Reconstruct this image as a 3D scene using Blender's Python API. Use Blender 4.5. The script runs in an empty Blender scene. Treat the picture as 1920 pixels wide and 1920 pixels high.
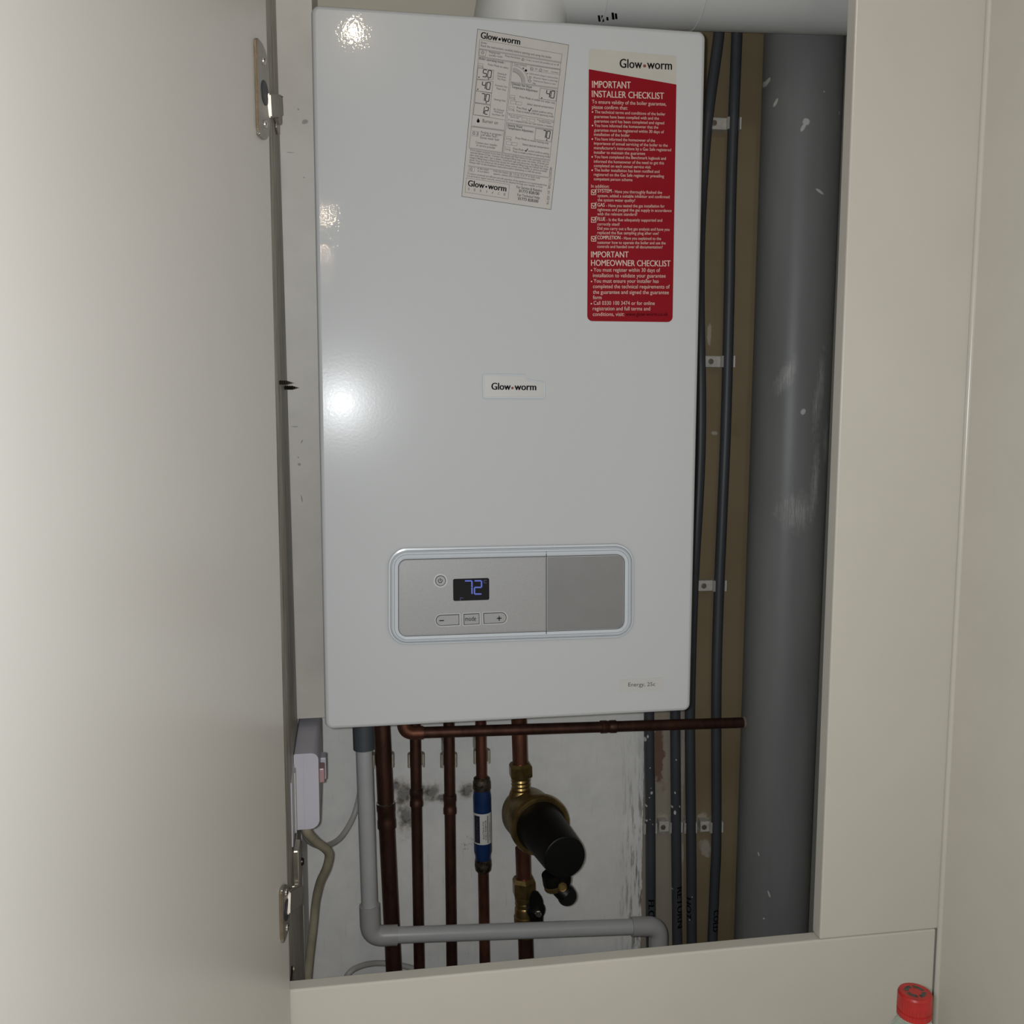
import bpy, bmesh, math, random
from mathutils import Vector, Matrix, Euler
random.seed(4)
PI = math.pi
S = bpy.context.scene
COL = S.collection
# ------------------------------------------------------------------ camera
CAM = Vector((0.0302, -1.0499, 0.3539))
ROT = Euler((PI/2-0.109797, -0.00212, -0.16624), 'XYZ')
FPX = 1823.7
cd = bpy.data.cameras.new('camera'); cam = bpy.data.objects.new('camera', cd); COL.objects.link(cam)
cam.location = CAM; cam.rotation_euler = ROT
cd.sensor_fit = 'HORIZONTAL'; cd.sensor_width = 36.0; cd.lens = 36.0*FPX/1920; cd.clip_start = 0.01
S.camera = cam
RM = ROT.to_matrix()
# ------------------------------------------------------------------ world, lamps, exposure
W = bpy.data.worlds.new('world'); S.world = W; W.use_nodes = True
bg = W.node_tree.nodes['Background']; bg.inputs[0].default_value = (1.0, 0.95, 0.90, 1); bg.inputs[1].default_value = 0.32
S.view_settings.view_transform = 'Standard'; S.view_settings.look = 'None'
S.view_settings.gamma = 1; S.view_settings.use_curve_mapping = False
S.view_settings.exposure = 0.0

def ray(px, py):
    return RM @ Vector(((px-960)/FPX, -(py-960)/FPX, -1))
def at(px, py, Y=0.0):
    d = ray(px, py); return CAM + d*((Y-CAM.y)/d.y)
def atx(px, py, X):
    d = ray(px, py); return CAM + d*((X-CAM.x)/d.x)

def point_light(name, loc, power, col, radius):
    l = bpy.data.lights.new(name, 'POINT'); l.energy = power; l.color = col; l.shadow_soft_size = radius
    o = bpy.data.objects.new(name, l); COL.objects.link(o); o.location = loc; return o
# phone flash beside the lens, and the row of warm ceiling downlights behind the camera
point_light('phone_flash', CAM+Vector((-0.014, 0.0, 0.004)), 18.5, (0.94, 0.97, 1.0), 0.006)
for px, py, t, pw in ((663, 60, 1.75, 5.5), (610, 403, 4.3, 4.2), (607, 475, 5.9, 3.0), (611, 522, 7.2, .8)):
    G = at(px, py, 0.0); d = (G-CAM); d = Vector((d.x, -d.y, d.z))/d.y
    point_light('ceiling_downlight', G+d*t, pw, (1.0, 0.80, 0.55), 0.020)

# ------------------------------------------------------------------ materials
def srgb(r, g, b):
    f = lambda c: ((c/255+0.055)/1.055)**2.4 if c > 10 else c/255/12.92
    return (f(r), f(g), f(b), 1)
class NT:
    def __init__(s, name):
        s.m = bpy.data.materials.new(name); s.m.use_nodes = True; s.t = s.m.node_tree
        s.b = s.t.nodes['Principled BSDF']
        s.co = s.t.nodes.new('ShaderNodeTexCoord').outputs['Object']
    def n(s, typ, **kw):
        x = s.t.nodes.new(typ)
        for k, v in kw.items(): setattr(x, k, v)
        return x
    def l(s, a, b): s.t.links.new(a, b)
    def math(s, op, a, b=None, c=None, clamp=False):
        x = s.n('ShaderNodeMath', operation=op); x.use_clamp = clamp
        for i, v in enumerate((a, b, c)):
            if v is None: continue
            if isinstance(v, (int, float)): x.inputs[i].default_value = v
            else: s.l(v, x.inputs[i])
        return x.outputs[0]
    def vec(s, sc):
        x = s.n('ShaderNodeVectorMath', operation='MULTIPLY'); s.l(s.co, x.inputs[0]); x.inputs[1].default_value = sc; return x.outputs[0]
    def noise(s, scale, detail=3, rough=.5, stretch=(1, 1, 1)):
        x = s.n('ShaderNodeTexNoise'); x.inputs['Scale'].default_value = scale; x.inputs['Detail'].default_value = detail
        x.inputs['Roughness'].default_value = rough
        s.l(s.vec(stretch), x.inputs['Vector']); return x.outputs['Fac']
    def ramp(s, v, a, b, ca=0, cb=1):
        x = s.n('ShaderNodeMapRange'); x.clamp = True
        s.l(v, x.inputs[0]); x.inputs[1].default_value = a; x.inputs[2].default_value = b
        x.inputs[3].default_value = ca; x.inputs[4].default_value = cb; return x.outputs[0]
    def mix(s, fac, a, b):
        x = s.n('ShaderNodeMix', data_type='RGBA')
        if isinstance(fac, (int, float)): x.inputs[0].default_value = fac
        else: s.l(fac, x.inputs[0])
        for i, v in ((6, a), (7, b)):
            if isinstance(v, tuple): x.inputs[i].default_value = v
            else: s.l(v, x.inputs[i])
        return x.outputs[2]
    def bump(s, h, strength, dist=.001):
        x = s.n('ShaderNodeBump'); x.inputs['Strength'].default_value = strength; x.inputs['Distance'].default_value = dist
        s.l(h, x.inputs['Height']); return x.outputs[0]
    def sep(s):
        x = s.n('ShaderNodeSeparateXYZ'); s.l(s.co, x.inputs[0]); return x.outputs
    def marks(s, lst, nz, amp=.5, soft=.35):
        """union of noisy ellipses in the XZ plane: (x, z, rx, rz, rot)"""
        out = None; X, _, Z = s.sep()
        for (cx, cz, rx, rz, rot) in lst:
            dx = s.math('SUBTRACT', X, cx); dz = s.math('SUBTRACT', Z, cz)
            c, n_ = math.cos(rot), math.sin(rot)
            u = s.math('ADD', s.math('MULTIPLY', dx, c/rx), s.math('MULTIPLY', dz, n_/rx))
            v = s.math('ADD', s.math('MULTIPLY', dx, -n_/rz), s.math('MULTIPLY', dz, c/rz))
            d = s.math('SQRT', s.math('ADD', s.math('MULTIPLY', u, u), s.math('MULTIPLY', v, v)))
            d = s.math('ADD', d, s.math('MULTIPLY', s.math('SUBTRACT', nz, .5), amp*2))
            k = s.ramp(d, 1, 1-soft, 0, 1)
            out = k if out is None else s.math('MAXIMUM', out, k)
        return out
    def set(s, **kw):
        for k, v in kw.items():
            i = s.b.inputs[k]
            if hasattr(v, 'is_linked'): s.l(v, i)
            else: i.default_value = v
        return s.m
def simple(name, col, rough=.5, metal=0, var=.06, scale=40, bump=0, bscale=300, spec=.5, coat=0, stretch=(1, 1, 1)):
    t = NT(name)
    n = t.noise(scale, 4, .6, stretch)
    d = tuple(c*(1-var*2.2) for c in col[:3])+(1,); e = tuple(min(1, c*(1+var)) for c in col[:3])+(1,)
    t.set(**{'Base Color': t.mix(t.ramp(n, .3, .7), d, e), 'Roughness': rough, 'Metallic': metal, 'Specular IOR Level': spec, 'Coat Weight': coat, 'Coat Roughness': .08})
    if bump: t.set(Normal=t.bump(t.noise(bscale, 2), bump, .0005))
    return t.m
def boiler_paint():
    t = NT('boiler_enamel')
    b = t.bump(t.noise(300, 2, .5), .062, .0006)
    return t.set(**{'Base Color': (.47, .485, .495, 1), 'Roughness': .2, 'Specular IOR Level': .13, 'Coat Weight': .32, 'Coat Roughness': .022, 'Normal': t.bump(t.noise(300, 1), .04, .0005), 'Coat Normal': b})
M = {}
M['enamel'] = boiler_paint()
M['enamel_rim'] = simple('white_rim', (.52, .56, .60, 1), .25, var=.01)
M['dark_steel'] = simple('dark_frame', (.03, .03, .035, 1), .5)
M['silver'] = simple('silver_plastic', (.33, .332, .335, 1), .42, .3, var=.05, scale=900, bump=.05, bscale=1500)
M['silver_flap'] = simple('silver_flap', (.235, .237, .24, 1), .36, .35, var=.02, scale=30)
M['silver_rim'] = simple('silver_rim', (.50, .51, .52, 1), .3, .3, var=.02)
M['screen'] = simple('display_glass', (.004, .004, .005, 1), .12, var=0)
M['ink'] = simple('black_ink', (.006, .006, .007, 1), .7, var=0, spec=.06)
M['greyink'] = simple('grey_ink', (.09, .087, .083, 1), .7, var=0, spec=.1)
M['midink'] = simple('mid_ink', (.30, .29, .275, 1), .5, var=0)
M['redink'] = simple('dark_red_ink', (.055, .003, .005, 1), .7, var=0, spec=.05)
M['dotred'] = simple('dot_red', (.16, .012, .014, 1), .5, var=0)
M['dotbrown'] = simple('dot_brown', (.20, .035, .02, 1), .5, var=0)
M['paper'] = simple('cream_paper', (.455, .435, .41, 1), .6, var=.02, spec=.2)
M['film'] = simple('cream_film', (.45, .435, .39, 1), .45, var=.02)
M['clearfilm'] = simple('label_film', (.47, .465, .45, 1), .35, var=.01)
M['red'] = simple('red_print', (.22, .0035, .010, 1), .55, var=.02, spec=.12)
M['pinktext'] = simple('pale_print', (.56, .43, .37, 1), .5, var=0)
def emit(name, col, st):
    t = NT(name); return t.set(**{'Base Color': (0, 0, 0, 1), 'Emission Color': col, 'Emission Strength': st})
M['led'] = emit('blue_segments', (.11, .16, .62, 1), .75)
M['leddim'] = emit('dim_segments', (.10, .12, .30, 1), .25)
M['cream'] = simple('cream_gloss_paint', (.56, .537, .475, 1), .24, var=.012, scale=9, bump=.012, bscale=60)
M['door'] = simple('cream_door_board', (.56, .54, .505, 1), .30, var=.008, scale=6, bump=.006, bscale=700)
M['cream_wall'] = simple('cream_wall_paint', (.60, .575, .505, 1), .5, var=.015, scale=14, bump=.05, bscale=120)
M['plaster_dark'] = simple('cupboard_side', (.56, .55, .52, 1), .55, var=.05, scale=30, bump=.08, bscale=90)
def copper(name, a, b, r=.34):
    t = NT(name); n = t.noise(38, 5, .65, (1, 1, .35))
    return t.set(**{'Base Color': t.mix(t.ramp(n, .38, .66), a, b), 'Metallic': .82, 'Roughness': t.ramp(n, .3, .7, r+.1, r-.04)})
M['copper'] = copper('copper', (.13, .056, .040, 1), (.30, .125, .08, 1))
M['copper_dark'] = copper('copper_dull', (.070, .034, .026, 1), (.15, .070, .050, 1), .4)
M['brass'] = simple('brass', (.30, .205, .075, 1), .33, .85, var=.2, scale=60)
M['brass_dark'] = simple('dull_brass', (.16, .11, .05, 1), .45, .8, var=.25, scale=45)
M['brass_body'] = simple('cast_brass', (.26, .18, .07, 1), .42, .75, var=.25, scale=45, bump=.15, bscale=200)
M['solder'] = simple('tarnished_solder', (.10, .08, .06, 1), .4, .7, var=.5, scale=160, bump=.5, bscale=260)
M['blackplastic'] = simple('black_plastic', (.004, .004, .004, 1), .42, var=.1, spec=.25)
M['chrome'] = simple('chrome', (.62, .60, .56, 1), .16, 1, var=.03)
M['hinge'] = simple('nickel_hinge', (.34, .31, .265, 1), .33, .75, var=.08, scale=90)
M['hinge_gold'] = simple('nickel_edge', (.42, .33, .22, 1), .3, .9, var=.1, scale=90)
M['screwsteel'] = simple('drywall_screw', (.07, .06, .05, 1), .35, .9, var=.1)
M['upvc'] = simple('white_grey_plastic', (.42, .425, .43, 1), .3, var=.03, scale=20)
M['upvc_fit'] = simple('grey_plastic_fitting', (.36, .355, .35, 1), .32, var=.03, scale=20)
M['socketgrey'] = simple('grey_coupler', (.065, .075, .085, 1), .5, var=.05)
M['duct'] = simple('white_flue', (.60, .61, .60, 1), .32, var=.02, scale=12, bump=.06, bscale=25)
M['clip'] = simple('white_pipe_clip', (.50, .48, .44, 1), .45, var=.08, scale=120)
M['filler'] = simple('filler', (.24, .20, .16, 1), .7, var=.2)
M['clip_aged'] = simple('yellowed_clip', (.42, .39, .30, 1), .4, var=.1, scale=120)
M['blue'] = simple('blue_paint', (.006, .027, .10, 1), .32, var=.12, scale=60)
M['whitelabel'] = simple('white_label', (.60, .60, .58, 1), .45, var=.02)
M['navy'] = simple('navy_print', (.01, .012, .035, 1), .5, var=0)
M['boxplastic'] = simple('lilac_white_plastic', (.50, .49, .55, 1), .42, var=.02, scale=15)
M['boxgrey'] = simple('box_top_plastic', (.46, .455, .50, 1), .5, var=.02, scale=15)
M['dark_gap'] = simple('dark_backing', (.04, .04, .045, 1), .6)
M['redneon'] = simple('red_indicator', (.42, .25, .26, 1), .3, var=0)
M['cable'] = simple('yellowed_cable', (.36, .325, .235, 1), .45, var=.12, scale=25)
M['cable_grey'] = simple('pale_cable', (.44, .43, .40, 1), .45, var=.08, scale=25)
M['redcap'] = simple('red_cap', (.40, .014, .012, 1), .32, var=.1, scale=90)
M['capprint'] = simple('cap_print', (.06, .06, .045, 1), .5, var=.4, scale=300)
def dirty(name, base, dirt, rough, lo=.54, hi=.70, st=(3, 3, .35), sc=26):
    t = NT(name); n = t.noise(sc, 6, .7, st)
    return t.set(**{'Base Color': t.mix(t.ramp(n, lo, hi), base, dirt), 'Roughness': rough, 'Normal': t.bump(n, .12, .001)})
M['lining'] = simple('lining_paint', (.55, .525, .475, 1), .5, var=.04, scale=18, bump=.05, bscale=90)
M['batten'] = dirty('grubby_timber_paint', (.40, .375, .33, 1), (.13, .12, .10, 1), .5, .44, .64)
def clear():
    t = NT('clear_bottle'); return t.set(**{'Base Color': (.90, .97, .93, 1), 'Roughness': .04, 'Transmission Weight': .92, 'IOR': 1.45})
M['clear'] = clear()
def grey_pipe(name, a, mk):
    t = NT(name); n = t.noise(30, 4, .6, (1, 1, .25)); n2 = t.noise(160, 3, .6)
    base = t.mix(t.ramp(n, .35, .7), tuple(c*.8 for c in a[:3])+(1,), a)
    if mk: base = t.mix(t.marks(mk, n2, .5, .3), base, (.55, .545, .52, 1))
    return t.set(**{'Base Color': base, 'Roughness': .48})
def fleck(px, py, Y, rx, rz, rot=0):
    P = at(px, py, Y); s = 1.33/FPX
    return (P.x, P.z, rx*s, rz*s, rot)

# ------------------------------------------------------------------ mesh helpers
def obj(name, bm, mat, parent=None, smooth=False, **props):
    me = bpy.data.meshes.new(name)
    bmesh.ops.recalc_face_normals(bm, faces=bm.faces)
    if smooth:
        for f in bm.faces: f.smooth = True
        for f in bm.faces:
            if len(f.verts) > 8: f.smooth = False
        for e in bm.edges:
            if len(e.link_faces) == 2 and e.calc_face_angle(0) > .6: e.smooth = False
    bm.to_mesh(me); bm.free()
    if mat: me.materials.append(M[mat] if isinstance(mat, str) else mat)
    o = bpy.data.objects.new(name, me); COL.objects.link(o)
    if parent: o.parent = parent
    for k, v in props.items(): o[k] = v
    return o
def thing(name, label, cat, loc=(0, 0, 0), group=None):
    o = bpy.data.objects.new(name, None); COL.objects.link(o); o['label'] = label; o['category'] = cat
    o.empty_display_size = .02
    if group: o['group'] = group
    return o
def tag(o, label, cat, group=None):
    o['label'] = label; o['category'] = cat
    if group: o['group'] = group
    return o
def struct(name, bm, mat, smooth=False): return obj(name, bm, mat, None, smooth, kind='structure')
def box(bm, x0, x1, y0, y1, z0, z1, bev=0, seg=2):
    r = bmesh.ops.create_cube(bm, size=1)
    vs = r['verts']
    for v in vs: v.co = Vector(((x0+x1)/2+v.co.x*(x1-x0), (y0+y1)/2+v.co.y*(y1-y0), (z0+z1)/2+v.co.z*(z1-z0)))
    if bev:
        es = list({e for v in vs for e in v.link_edges})
        bmesh.ops.bevel(bm, geom=es, offset=bev, segments=seg, affect='EDGES', profile=.5)
    return bm
def B(*a, **k): return box(bmesh.new(), *a, **k)
def prism(bm, pts, vec):
    """extrude closed 3D polygon along vec"""
    a = [bm.verts.new(p) for p in pts]; b = [bm.verts.new(Vector(p)+Vector(vec)) for p in pts]
    n = len(pts)
    bm.faces.new(a); bm.faces.new(b[::-1])
    for i in range(n): bm.faces.new((a[i], b[i], b[(i+1) % n], a[(i+1) % n]))
    return bm
def rpoly(c, rs, seg=8):
    """rounded polygon from 2D corners"""
    out = []; n = len(c)
    if isinstance(rs, (int, float)): rs = [rs]*n
    for i in range(n):
        p = Vector(c[i]); a = (Vector(c[i-1])-p); b = (Vector(c[(i+1) % n])-p); r = rs[i]
        if r <= 0: out.append(p); continue
        a.normalize(); b.normalize()
        ang = a.angle(b); t = r/math.tan(ang/2)
        s, e = p+a*t, p+b*t; bis = (a+b).normalized(); o = p+bis*(r/math.sin(ang/2))
        a0 = math.atan2(*(s-o).yx); a1 = math.atan2(*(e-o).yx); d = (a1-a0+PI) % (2*PI)-PI
        for k in range(seg+1):
            q = a0+d*k/seg; out.append(o+Vector((math.cos(q), math.sin(q)))*r)
    return out
def plane_prism(bm, pts2, Y, th):
    """photo outline on the plane Y, thickness towards the viewer"""
    return prism(bm, [at(p[0], p[1], Y) for p in pts2], (0, -th, 0))
def frame_axes(d):
    d = Vector(d).normalized(); u = Vector((0, 0, 1)) if abs(d.z) < .9 else Vector((0, 1, 0))
    a = d.cross(u).normalized(); return a, d.cross(a).normalized(), d
def lathe(bm, p0, axis, prof, seg=28, rot=0):
    """prof: list of (distance along axis, radius)"""
    a, b, d = frame_axes(axis); p0 = Vector(p0); rings = []
    for h, r in prof:
        rings.append([bm.verts.new(p0+d*h+(a*math.cos(rot+2*PI*k/seg)+b*math.sin(rot+2*PI*k/seg))*max(r, 1e-5)) for k in range(seg)])
    for i in range(len(rings)-1):
        for k in range(seg): bm.faces.new((rings[i][k], rings[i][(k+1) % seg], rings[i+1][(k+1) % seg], rings[i+1][k]))
    bm.faces.new(rings[0][::-1]); bm.faces.new(rings[-1])
    return bm
def smooth_path(pts, n=8):
    pts = [Vector(p) for p in pts]; P = [pts[0]*2-pts[1]]+pts+[pts[-1]*2-pts[-2]]; out = []
    for i in range(1, len(P)-2):
        for k in range(n):
            t = k/n; p0, p1, p2, p3 = P[i-1:i+3]
            out.append(.5*((2*p1)+(-p0+p2)*t+(2*p0-5*p1+4*p2-p3)*t*t+(-p0+3*p1-3*p2+p3)*t**3))
    out.append(pts[-1]); return out
def bend_path(pts, r, n=8):
    """polyline with rounded corners"""
    pts = [Vector(p) for p in pts]; out = [pts[0]]
    for i in range(1, len(pts)-1):
        p = pts[i]; a = (pts[i-1]-p).normalized(); b = (pts[i+1]-p).normalized()
        s, e = p+a*r, p+b*r
        for k in range(n+1):
            t = k/n; out.append(s*(1-t)**2+p*2*t*(1-t)+e*t*t)
    out.append(pts[-1]); return out
def tube(bm, path, r, seg=16):
    path = [Vector(p) for p in path]; rings = []; n = len(path)
    d = (path[1]-path[0]).normalized(); a, b, _ = frame_axes(d)
    for i, p in enumerate(path):
        nd = (path[min(i+1, n-1)]-path[max(i-1, 0)]).normalized()
        a = (a-nd*a.dot(nd)).normalized(); b = nd.cross(a)
        rr = r[i] if isinstance(r, (list, tuple)) else r
        rings.append([bm.verts.new(p+(a*math.cos(2*PI*k/seg)+b*math.sin(2*PI*k/seg))*rr) for k in range(seg)])
    for i in range(n-1):
        for k in range(seg): bm.faces.new((rings[i][k], rings[i][(k+1) % seg], rings[i+1][(k+1) % seg], rings[i+1][k]))
    bm.faces.new(rings[0][::-1]); bm.faces.new(rings[-1]); return bm
# ---- lettering
_cache = {}
def glyphs(s, bold):
    k = (s, bold)
    if k not in _cache:
        cu = bpy.data.curves.new('t', 'FONT'); cu.body = s; cu.size = 1; cu.offset = bold; cu.resolution_u = 3
        o = bpy.data.objects.new('t', cu); me = bpy.data.meshes.new_from_object(o)
        vs = [v.co.copy() for v in me.vertices]; fs = [tuple(p.vertices) for p in me.polygons]
        bpy.data.objects.remove(o); bpy.data.curves.remove(cu); bpy.data.meshes.remove(me)
        _cache[k] = (vs, fs)
    return _cache[k]
CAPH = max(v.y for v in glyphs('H', 0)[0])
def letter(bm, s, P0, P1, up, h, bold=0.0, off=Vector((0, -.0002, 0)), fn=None):
    """string from P0 to P1 along the baseline, capital height h"""
    vs, fs = glyphs(s, 0.0)
    if not vs: return
    x0 = min(v.x for v in vs); x1 = max(v.x for v in vs); d = P1-P0; L = d.length; d = d/L
    kx = L/max(x1-x0, 1e-6); ky = h/CAPH
    shifts = (0,) if bold < .01 else (-bold*ky, 0, bold*ky)
    for n_, sh in enumerate(shifts):
        g = bmesh.new(); gv = [g.verts.new(((v.x-x0)*kx+sh, v.y*ky, 0)) for v in vs]
        for f in fs:
            try: g.faces.new([gv[i] for i in f])
            except ValueError: pass
        if fn:      # cut finely so that it follows the round pipe
            for k in range(-3, 12):
                bmesh.ops.bisect_plane(g, geom=g.verts[:]+g.edges[:]+g.faces[:], plane_co=(0, k*h/9, 0), plane_no=(0, 1, 0))
            bmesh.ops.triangulate(g, faces=g.faces[:])
        mp = {}
        for v in g.verts:
            u, w = v.co.x, v.co.y
            mp[v] = bm.verts.new(fn(u, w) if fn else P0+d*u+up*w+off*(1+.08*n_))
        for f in g.faces: bm.faces.new([mp[v] for v in f.verts])
        g.free()
class Sheet:
    """lettering on the boiler front; coordinates are those of an enlarged crop of the photo"""
    def __init__(s, ox, oy, k, Y): s.ox, s.oy, s.k, s.Y = ox, oy, k, Y
    def P(s, u, v): return at(s.ox+u*s.k, s.oy+v*s.k, s.Y)
    def t(s, bm, txt, u0, v0, u1, v1, h, bold=0.0):
        a, b = s.P(u0, v0), s.P(u1, v1); d = (b-a).normalized(); up = Vector((-d.z, 0, d.x))
        hh = h*s.k*(s.P(u0, v0)-s.P(u0+1, v0)).length/s.k
        letter(bm, txt, a, b, up, hh, bold)
    def poly(s, bm, pts, dy=0):
        vs = [bm.verts.new(s.P(*p)+Vector((0, -.0002-dy, 0))) for p in pts]
        bm.faces.new(vs)
    def line(s, bm, pts, w=3, close=True, dy=0):
        n = len(pts)
        for i in range(n if close else n-1):
            a = Vector(pts[i]); b = Vector(pts[(i+1) % n]); d = (b-a).normalized(); q = Vector((-d.y, d.x))*w/2; e = d*w/2
            s.poly(bm, [a-e-q, b+e-q, b+e+q, a-e+q], dy)
    def disc(s, bm, u, v, r, dy=0, n=16): s.poly(bm, [(u+r*math.cos(2*PI*k/n), v+r*math.sin(2*PI*k/n)) for k in range(n)], dy)
    def ring(s, bm, u, v, r, w, a0=0, a1=2*PI, n=20):
        for k in range(n):
            p, q = a0+(a1-a0)*k/n, a0+(a1-a0)*(k+1)/n
            s.poly(bm, [(u+(r-w)*math.cos(p), v+(r-w)*math.sin(p)), (u+r*math.cos(p), v+r*math.sin(p)),
                        (u+r*math.cos(q), v+r*math.sin(q)), (u+(r-w)*math.cos(q), v+(r-w)*math.sin(q))])
    def power(s, bm, u, v, r, w):
        s.ring(bm, u, v, r, w, -PI/2+.6, 1.5*PI-.6); s.line(bm, [(u, v-r*1.15), (u, v)], w, False)
    def seg(s, bm, txt, u0, v0, u1, v1, h, w, slant=0.0):
        d = Vector((u1-u0, v1-v0)); L = d.length; d /= L; up = Vector((d.y, -d.x)); n = len(txt); cw = L/n; gw = cw*.74
        SEG = {'0': 'abcdef', '1': 'bc', '2': 'abged', '4': 'fgbc', '5': 'afgcd', '7': 'abc', 'C': 'afed'}
        for i, ch in enumerate(txt):
            o = Vector((u0, v0))+d*(i*cw+(cw-gw)*.5)
            c = {'A': (0, h), 'B': (gw, h), 'C': (0, h/2), 'D': (gw, h/2), 'E': (0, 0), 'F': (gw, 0)}
            T = lambda q: o+d*(q[0]+slant*q[1])+up*q[1]
            E = {'a': 'AB', 'b': 'BD', 'c': 'DF', 'd': 'EF', 'e': 'CE', 'f': 'AC', 'g': 'CD'}
            for e in SEG[ch]:
                p, q = T(c[E[e][0]]), T(c[E[e][1]]); m = (q-p).normalized()*w*.62
                s.line(bm, [p+m, q-m], w, False)

# ================================================================== SETTING
XW = 0.683; XS = -0.0385; YB = 0.344
# rear wall with its paint edges, scorch marks and bare render
def rear_wall_mat():
    t = NT('rear_wall_surface'); X, _, Z = t.sep()
    n1 = t.noise(22, 6, .65); nm = t.noise(70, 6, .7); n2 = t.noise(90, 5, .7); ns = t.noise(40, 6, .7, (5, 1, .5)); nl = t.noise(5, 3, .5)
    white = t.mix(t.ramp(n1, .3, .75), (.76, .755, .73, 1), (.88, .875, .85, 1))
    white = t.mix(t.ramp(ns, .60, .74, 0, .30), white, (.36, .345, .31, 1))
    white = t.mix(t.ramp(n2, .70, .78, 0, .5), white, (.26, .24, .2, 1))
    xb = at(1206, 1500, YB).x
    # streaky wear by the bare strip, lower down
    wear = t.math('MULTIPLY', t.ramp(X, xb-.045, xb), t.ramp(Z, -.12, -.32))
    white = t.mix(t.math('MULTIPLY', wear, t.ramp(ns, .50, .60)), white, (.16, .14, .11, 1))
    tan = t.mix(t.ramp(nl, .35, .65), (.20, .152, .082, 1), (.255, .20, .118, 1))
    tan = t.mix(t.ramp(n1, .62, .8, 0, .6), tan, (.16, .10, .048, 1))
    grey = (.33, .29, .23, 1)
    xm = at(1248, 1500, YB).x; xm2 = at(1283, 1500, YB).x
    g = t.math('MULTIPLY', t.ramp(X, xm2+.003, xm2-.003), t.ramp(n1, .30, .42))
    tan = t.mix(g, tan, grey)
    P = at(1234, 1415, YB)
    tan = t.mix(t.marks([(P.x, P.z, .011, .055, .0)], nm, 1.1, .25), tan, (.17, .10, .07, 1))
    pl = [fleck(1318, 1540, YB, 16, 22), fleck(1322, 1590, YB, 16, 22, .4), fleck(1243, 1545, YB, 16, 24), fleck(1330, 625, YB, 5, 26), fleck(1340, 812, YB, 8, 4),
          fleck(1278, 1600, YB, 5, 26), fleck(1281, 1420, YB, 4, 90)]
    tan = t.mix(t.math('MULTIPLY', t.marks(pl, nm, 1.0, .3), .8), tan, (.42, .39, .33, 1))
    edge = t.math('ADD', X, t.math('MULTIPLY', t.math('SUBTRACT', n1, .5), .012))
    col = t.mix(t.ramp(edge, xb-.0005, xb+.0005), white, tan)
    # upper wall in cream
    zb = .02
    xu = at(1290, 60, YB).x
    up = t.math('MULTIPLY', t.ramp(Z, zb, zb+.004), t.ramp(X, xu, xu-.004))
    col = t.mix(up, col, (.60, .57, .49, 1))
    # scorch marks left by the soldering
    so = [(757, 1490, 20, 30, 0), (762, 1530, 18, 34, 0), (742, 1475, 16, 14, 0), (808, 1487, 22, 17, .3), (828, 1495, 16, 10, 0), (876, 1482, 15, 17, 0), (790, 1478, 12, 8, 0)]
    L = lambda k: [fleck(a, b, YB, c*k, d*k, e) for a, b, c, d, e in so]
    col = t.mix(t.math('MULTIPLY', t.marks(L(1.5), nm, .9, .9), .62), col, (.30, .215, .10, 1))
    col = t.mix(t.math('MULTIPLY', t.marks(L(.98), nm, 1.1, .7), .82), col, (.045, .04, .035, 1))
    col = t.mix(t.math('MULTIPLY', t.marks(L(.55), n2, 1.6, .4), .7), col, (.32, .31, .30, 1))
    sp = t.math('MULTIPLY', t.marks([fleck(876, 1580, YB, 16, 22)], n1, .3, .9), t.ramp(n2, .56, .62))
    col = t.mix(sp, col, (.12, .09, .05, 1))
    return t.set(**{'Base Color': col, 'Roughness': .6, 'Normal': t.bump(t.math('ADD', n1, t.math('MULTIPLY', n2, .4)), .22, .0012)})
struct('wall_back', B(-.16, .86, YB, YB+.06, -.60, 1.06), rear_wall_mat())
struct('wall_left', B(-.22, -.16, -.0795, YB+.06, -.60, 1.06), 'plaster_dark')
struct('wall_right', B(XW, XW+.12, -1.9, -.0815, -.60, 1.30), 'cream_wall')
struct('wall_alcove', B(.735, .803, -.0815, YB, -.60, 1.06), 'cream_wall')
struct('ceiling', B(-.16, .86, -.1, YB, 1.06, 1.10), 'cream_wall')  # unseen cupboard top, added to keep ambient light out of the interior
bm = bmesh.new(); prism(bm, [Vector((-.5, y, z)) for y, z in ((-.72, -.64), (-.72, -.40), (-.1005, -.40), (-.0805, -.60), (YB, -.60), (YB, -.64))], (1.36, 0, 0)); struct('floor', bm, 'cream')
bm = bmesh.new(); tube(bm, [Vector((XW-.0005, -.1015, z)) for z in (-.399, -.1, .3, .7, 1.06)], .0035, 12)
struct('trim_1', bm, 'cream', True)

# face frame: upright on the right, rail along the bottom, batten at the left
tag(obj('frame_upright', B(.5372, .6815, -.1, -.082, -.2352, 1.06, bev=.0016), 'cream', smooth=False),
    'wide cream upright board of the cupboard frame, right of the large grey pipe', 'frame board')
tag(obj('frame_rail', B(-.13, .6787, -.1, -.082, -.3995, -.2358, bev=.0022, seg=3), 'cream'),
    'cream rail board along the bottom of the cupboard opening', 'frame board')
YT = lambda z: .068+(.75-z)*.118      # the batten widens towards the bottom
bm = bmesh.new(); prism(bm, [Vector((XS, y, z)) for y, z in ((-.0795, -.60), (YT(-.60), -.60), (YT(1.06), 1.06), (-.0795, 1.06))], (-.0905, 0, 0))
tag(obj('timber_batten', bm, 'batten'),
    'grubby painted timber batten behind the open door\'s hinge edge', 'batten')

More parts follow.
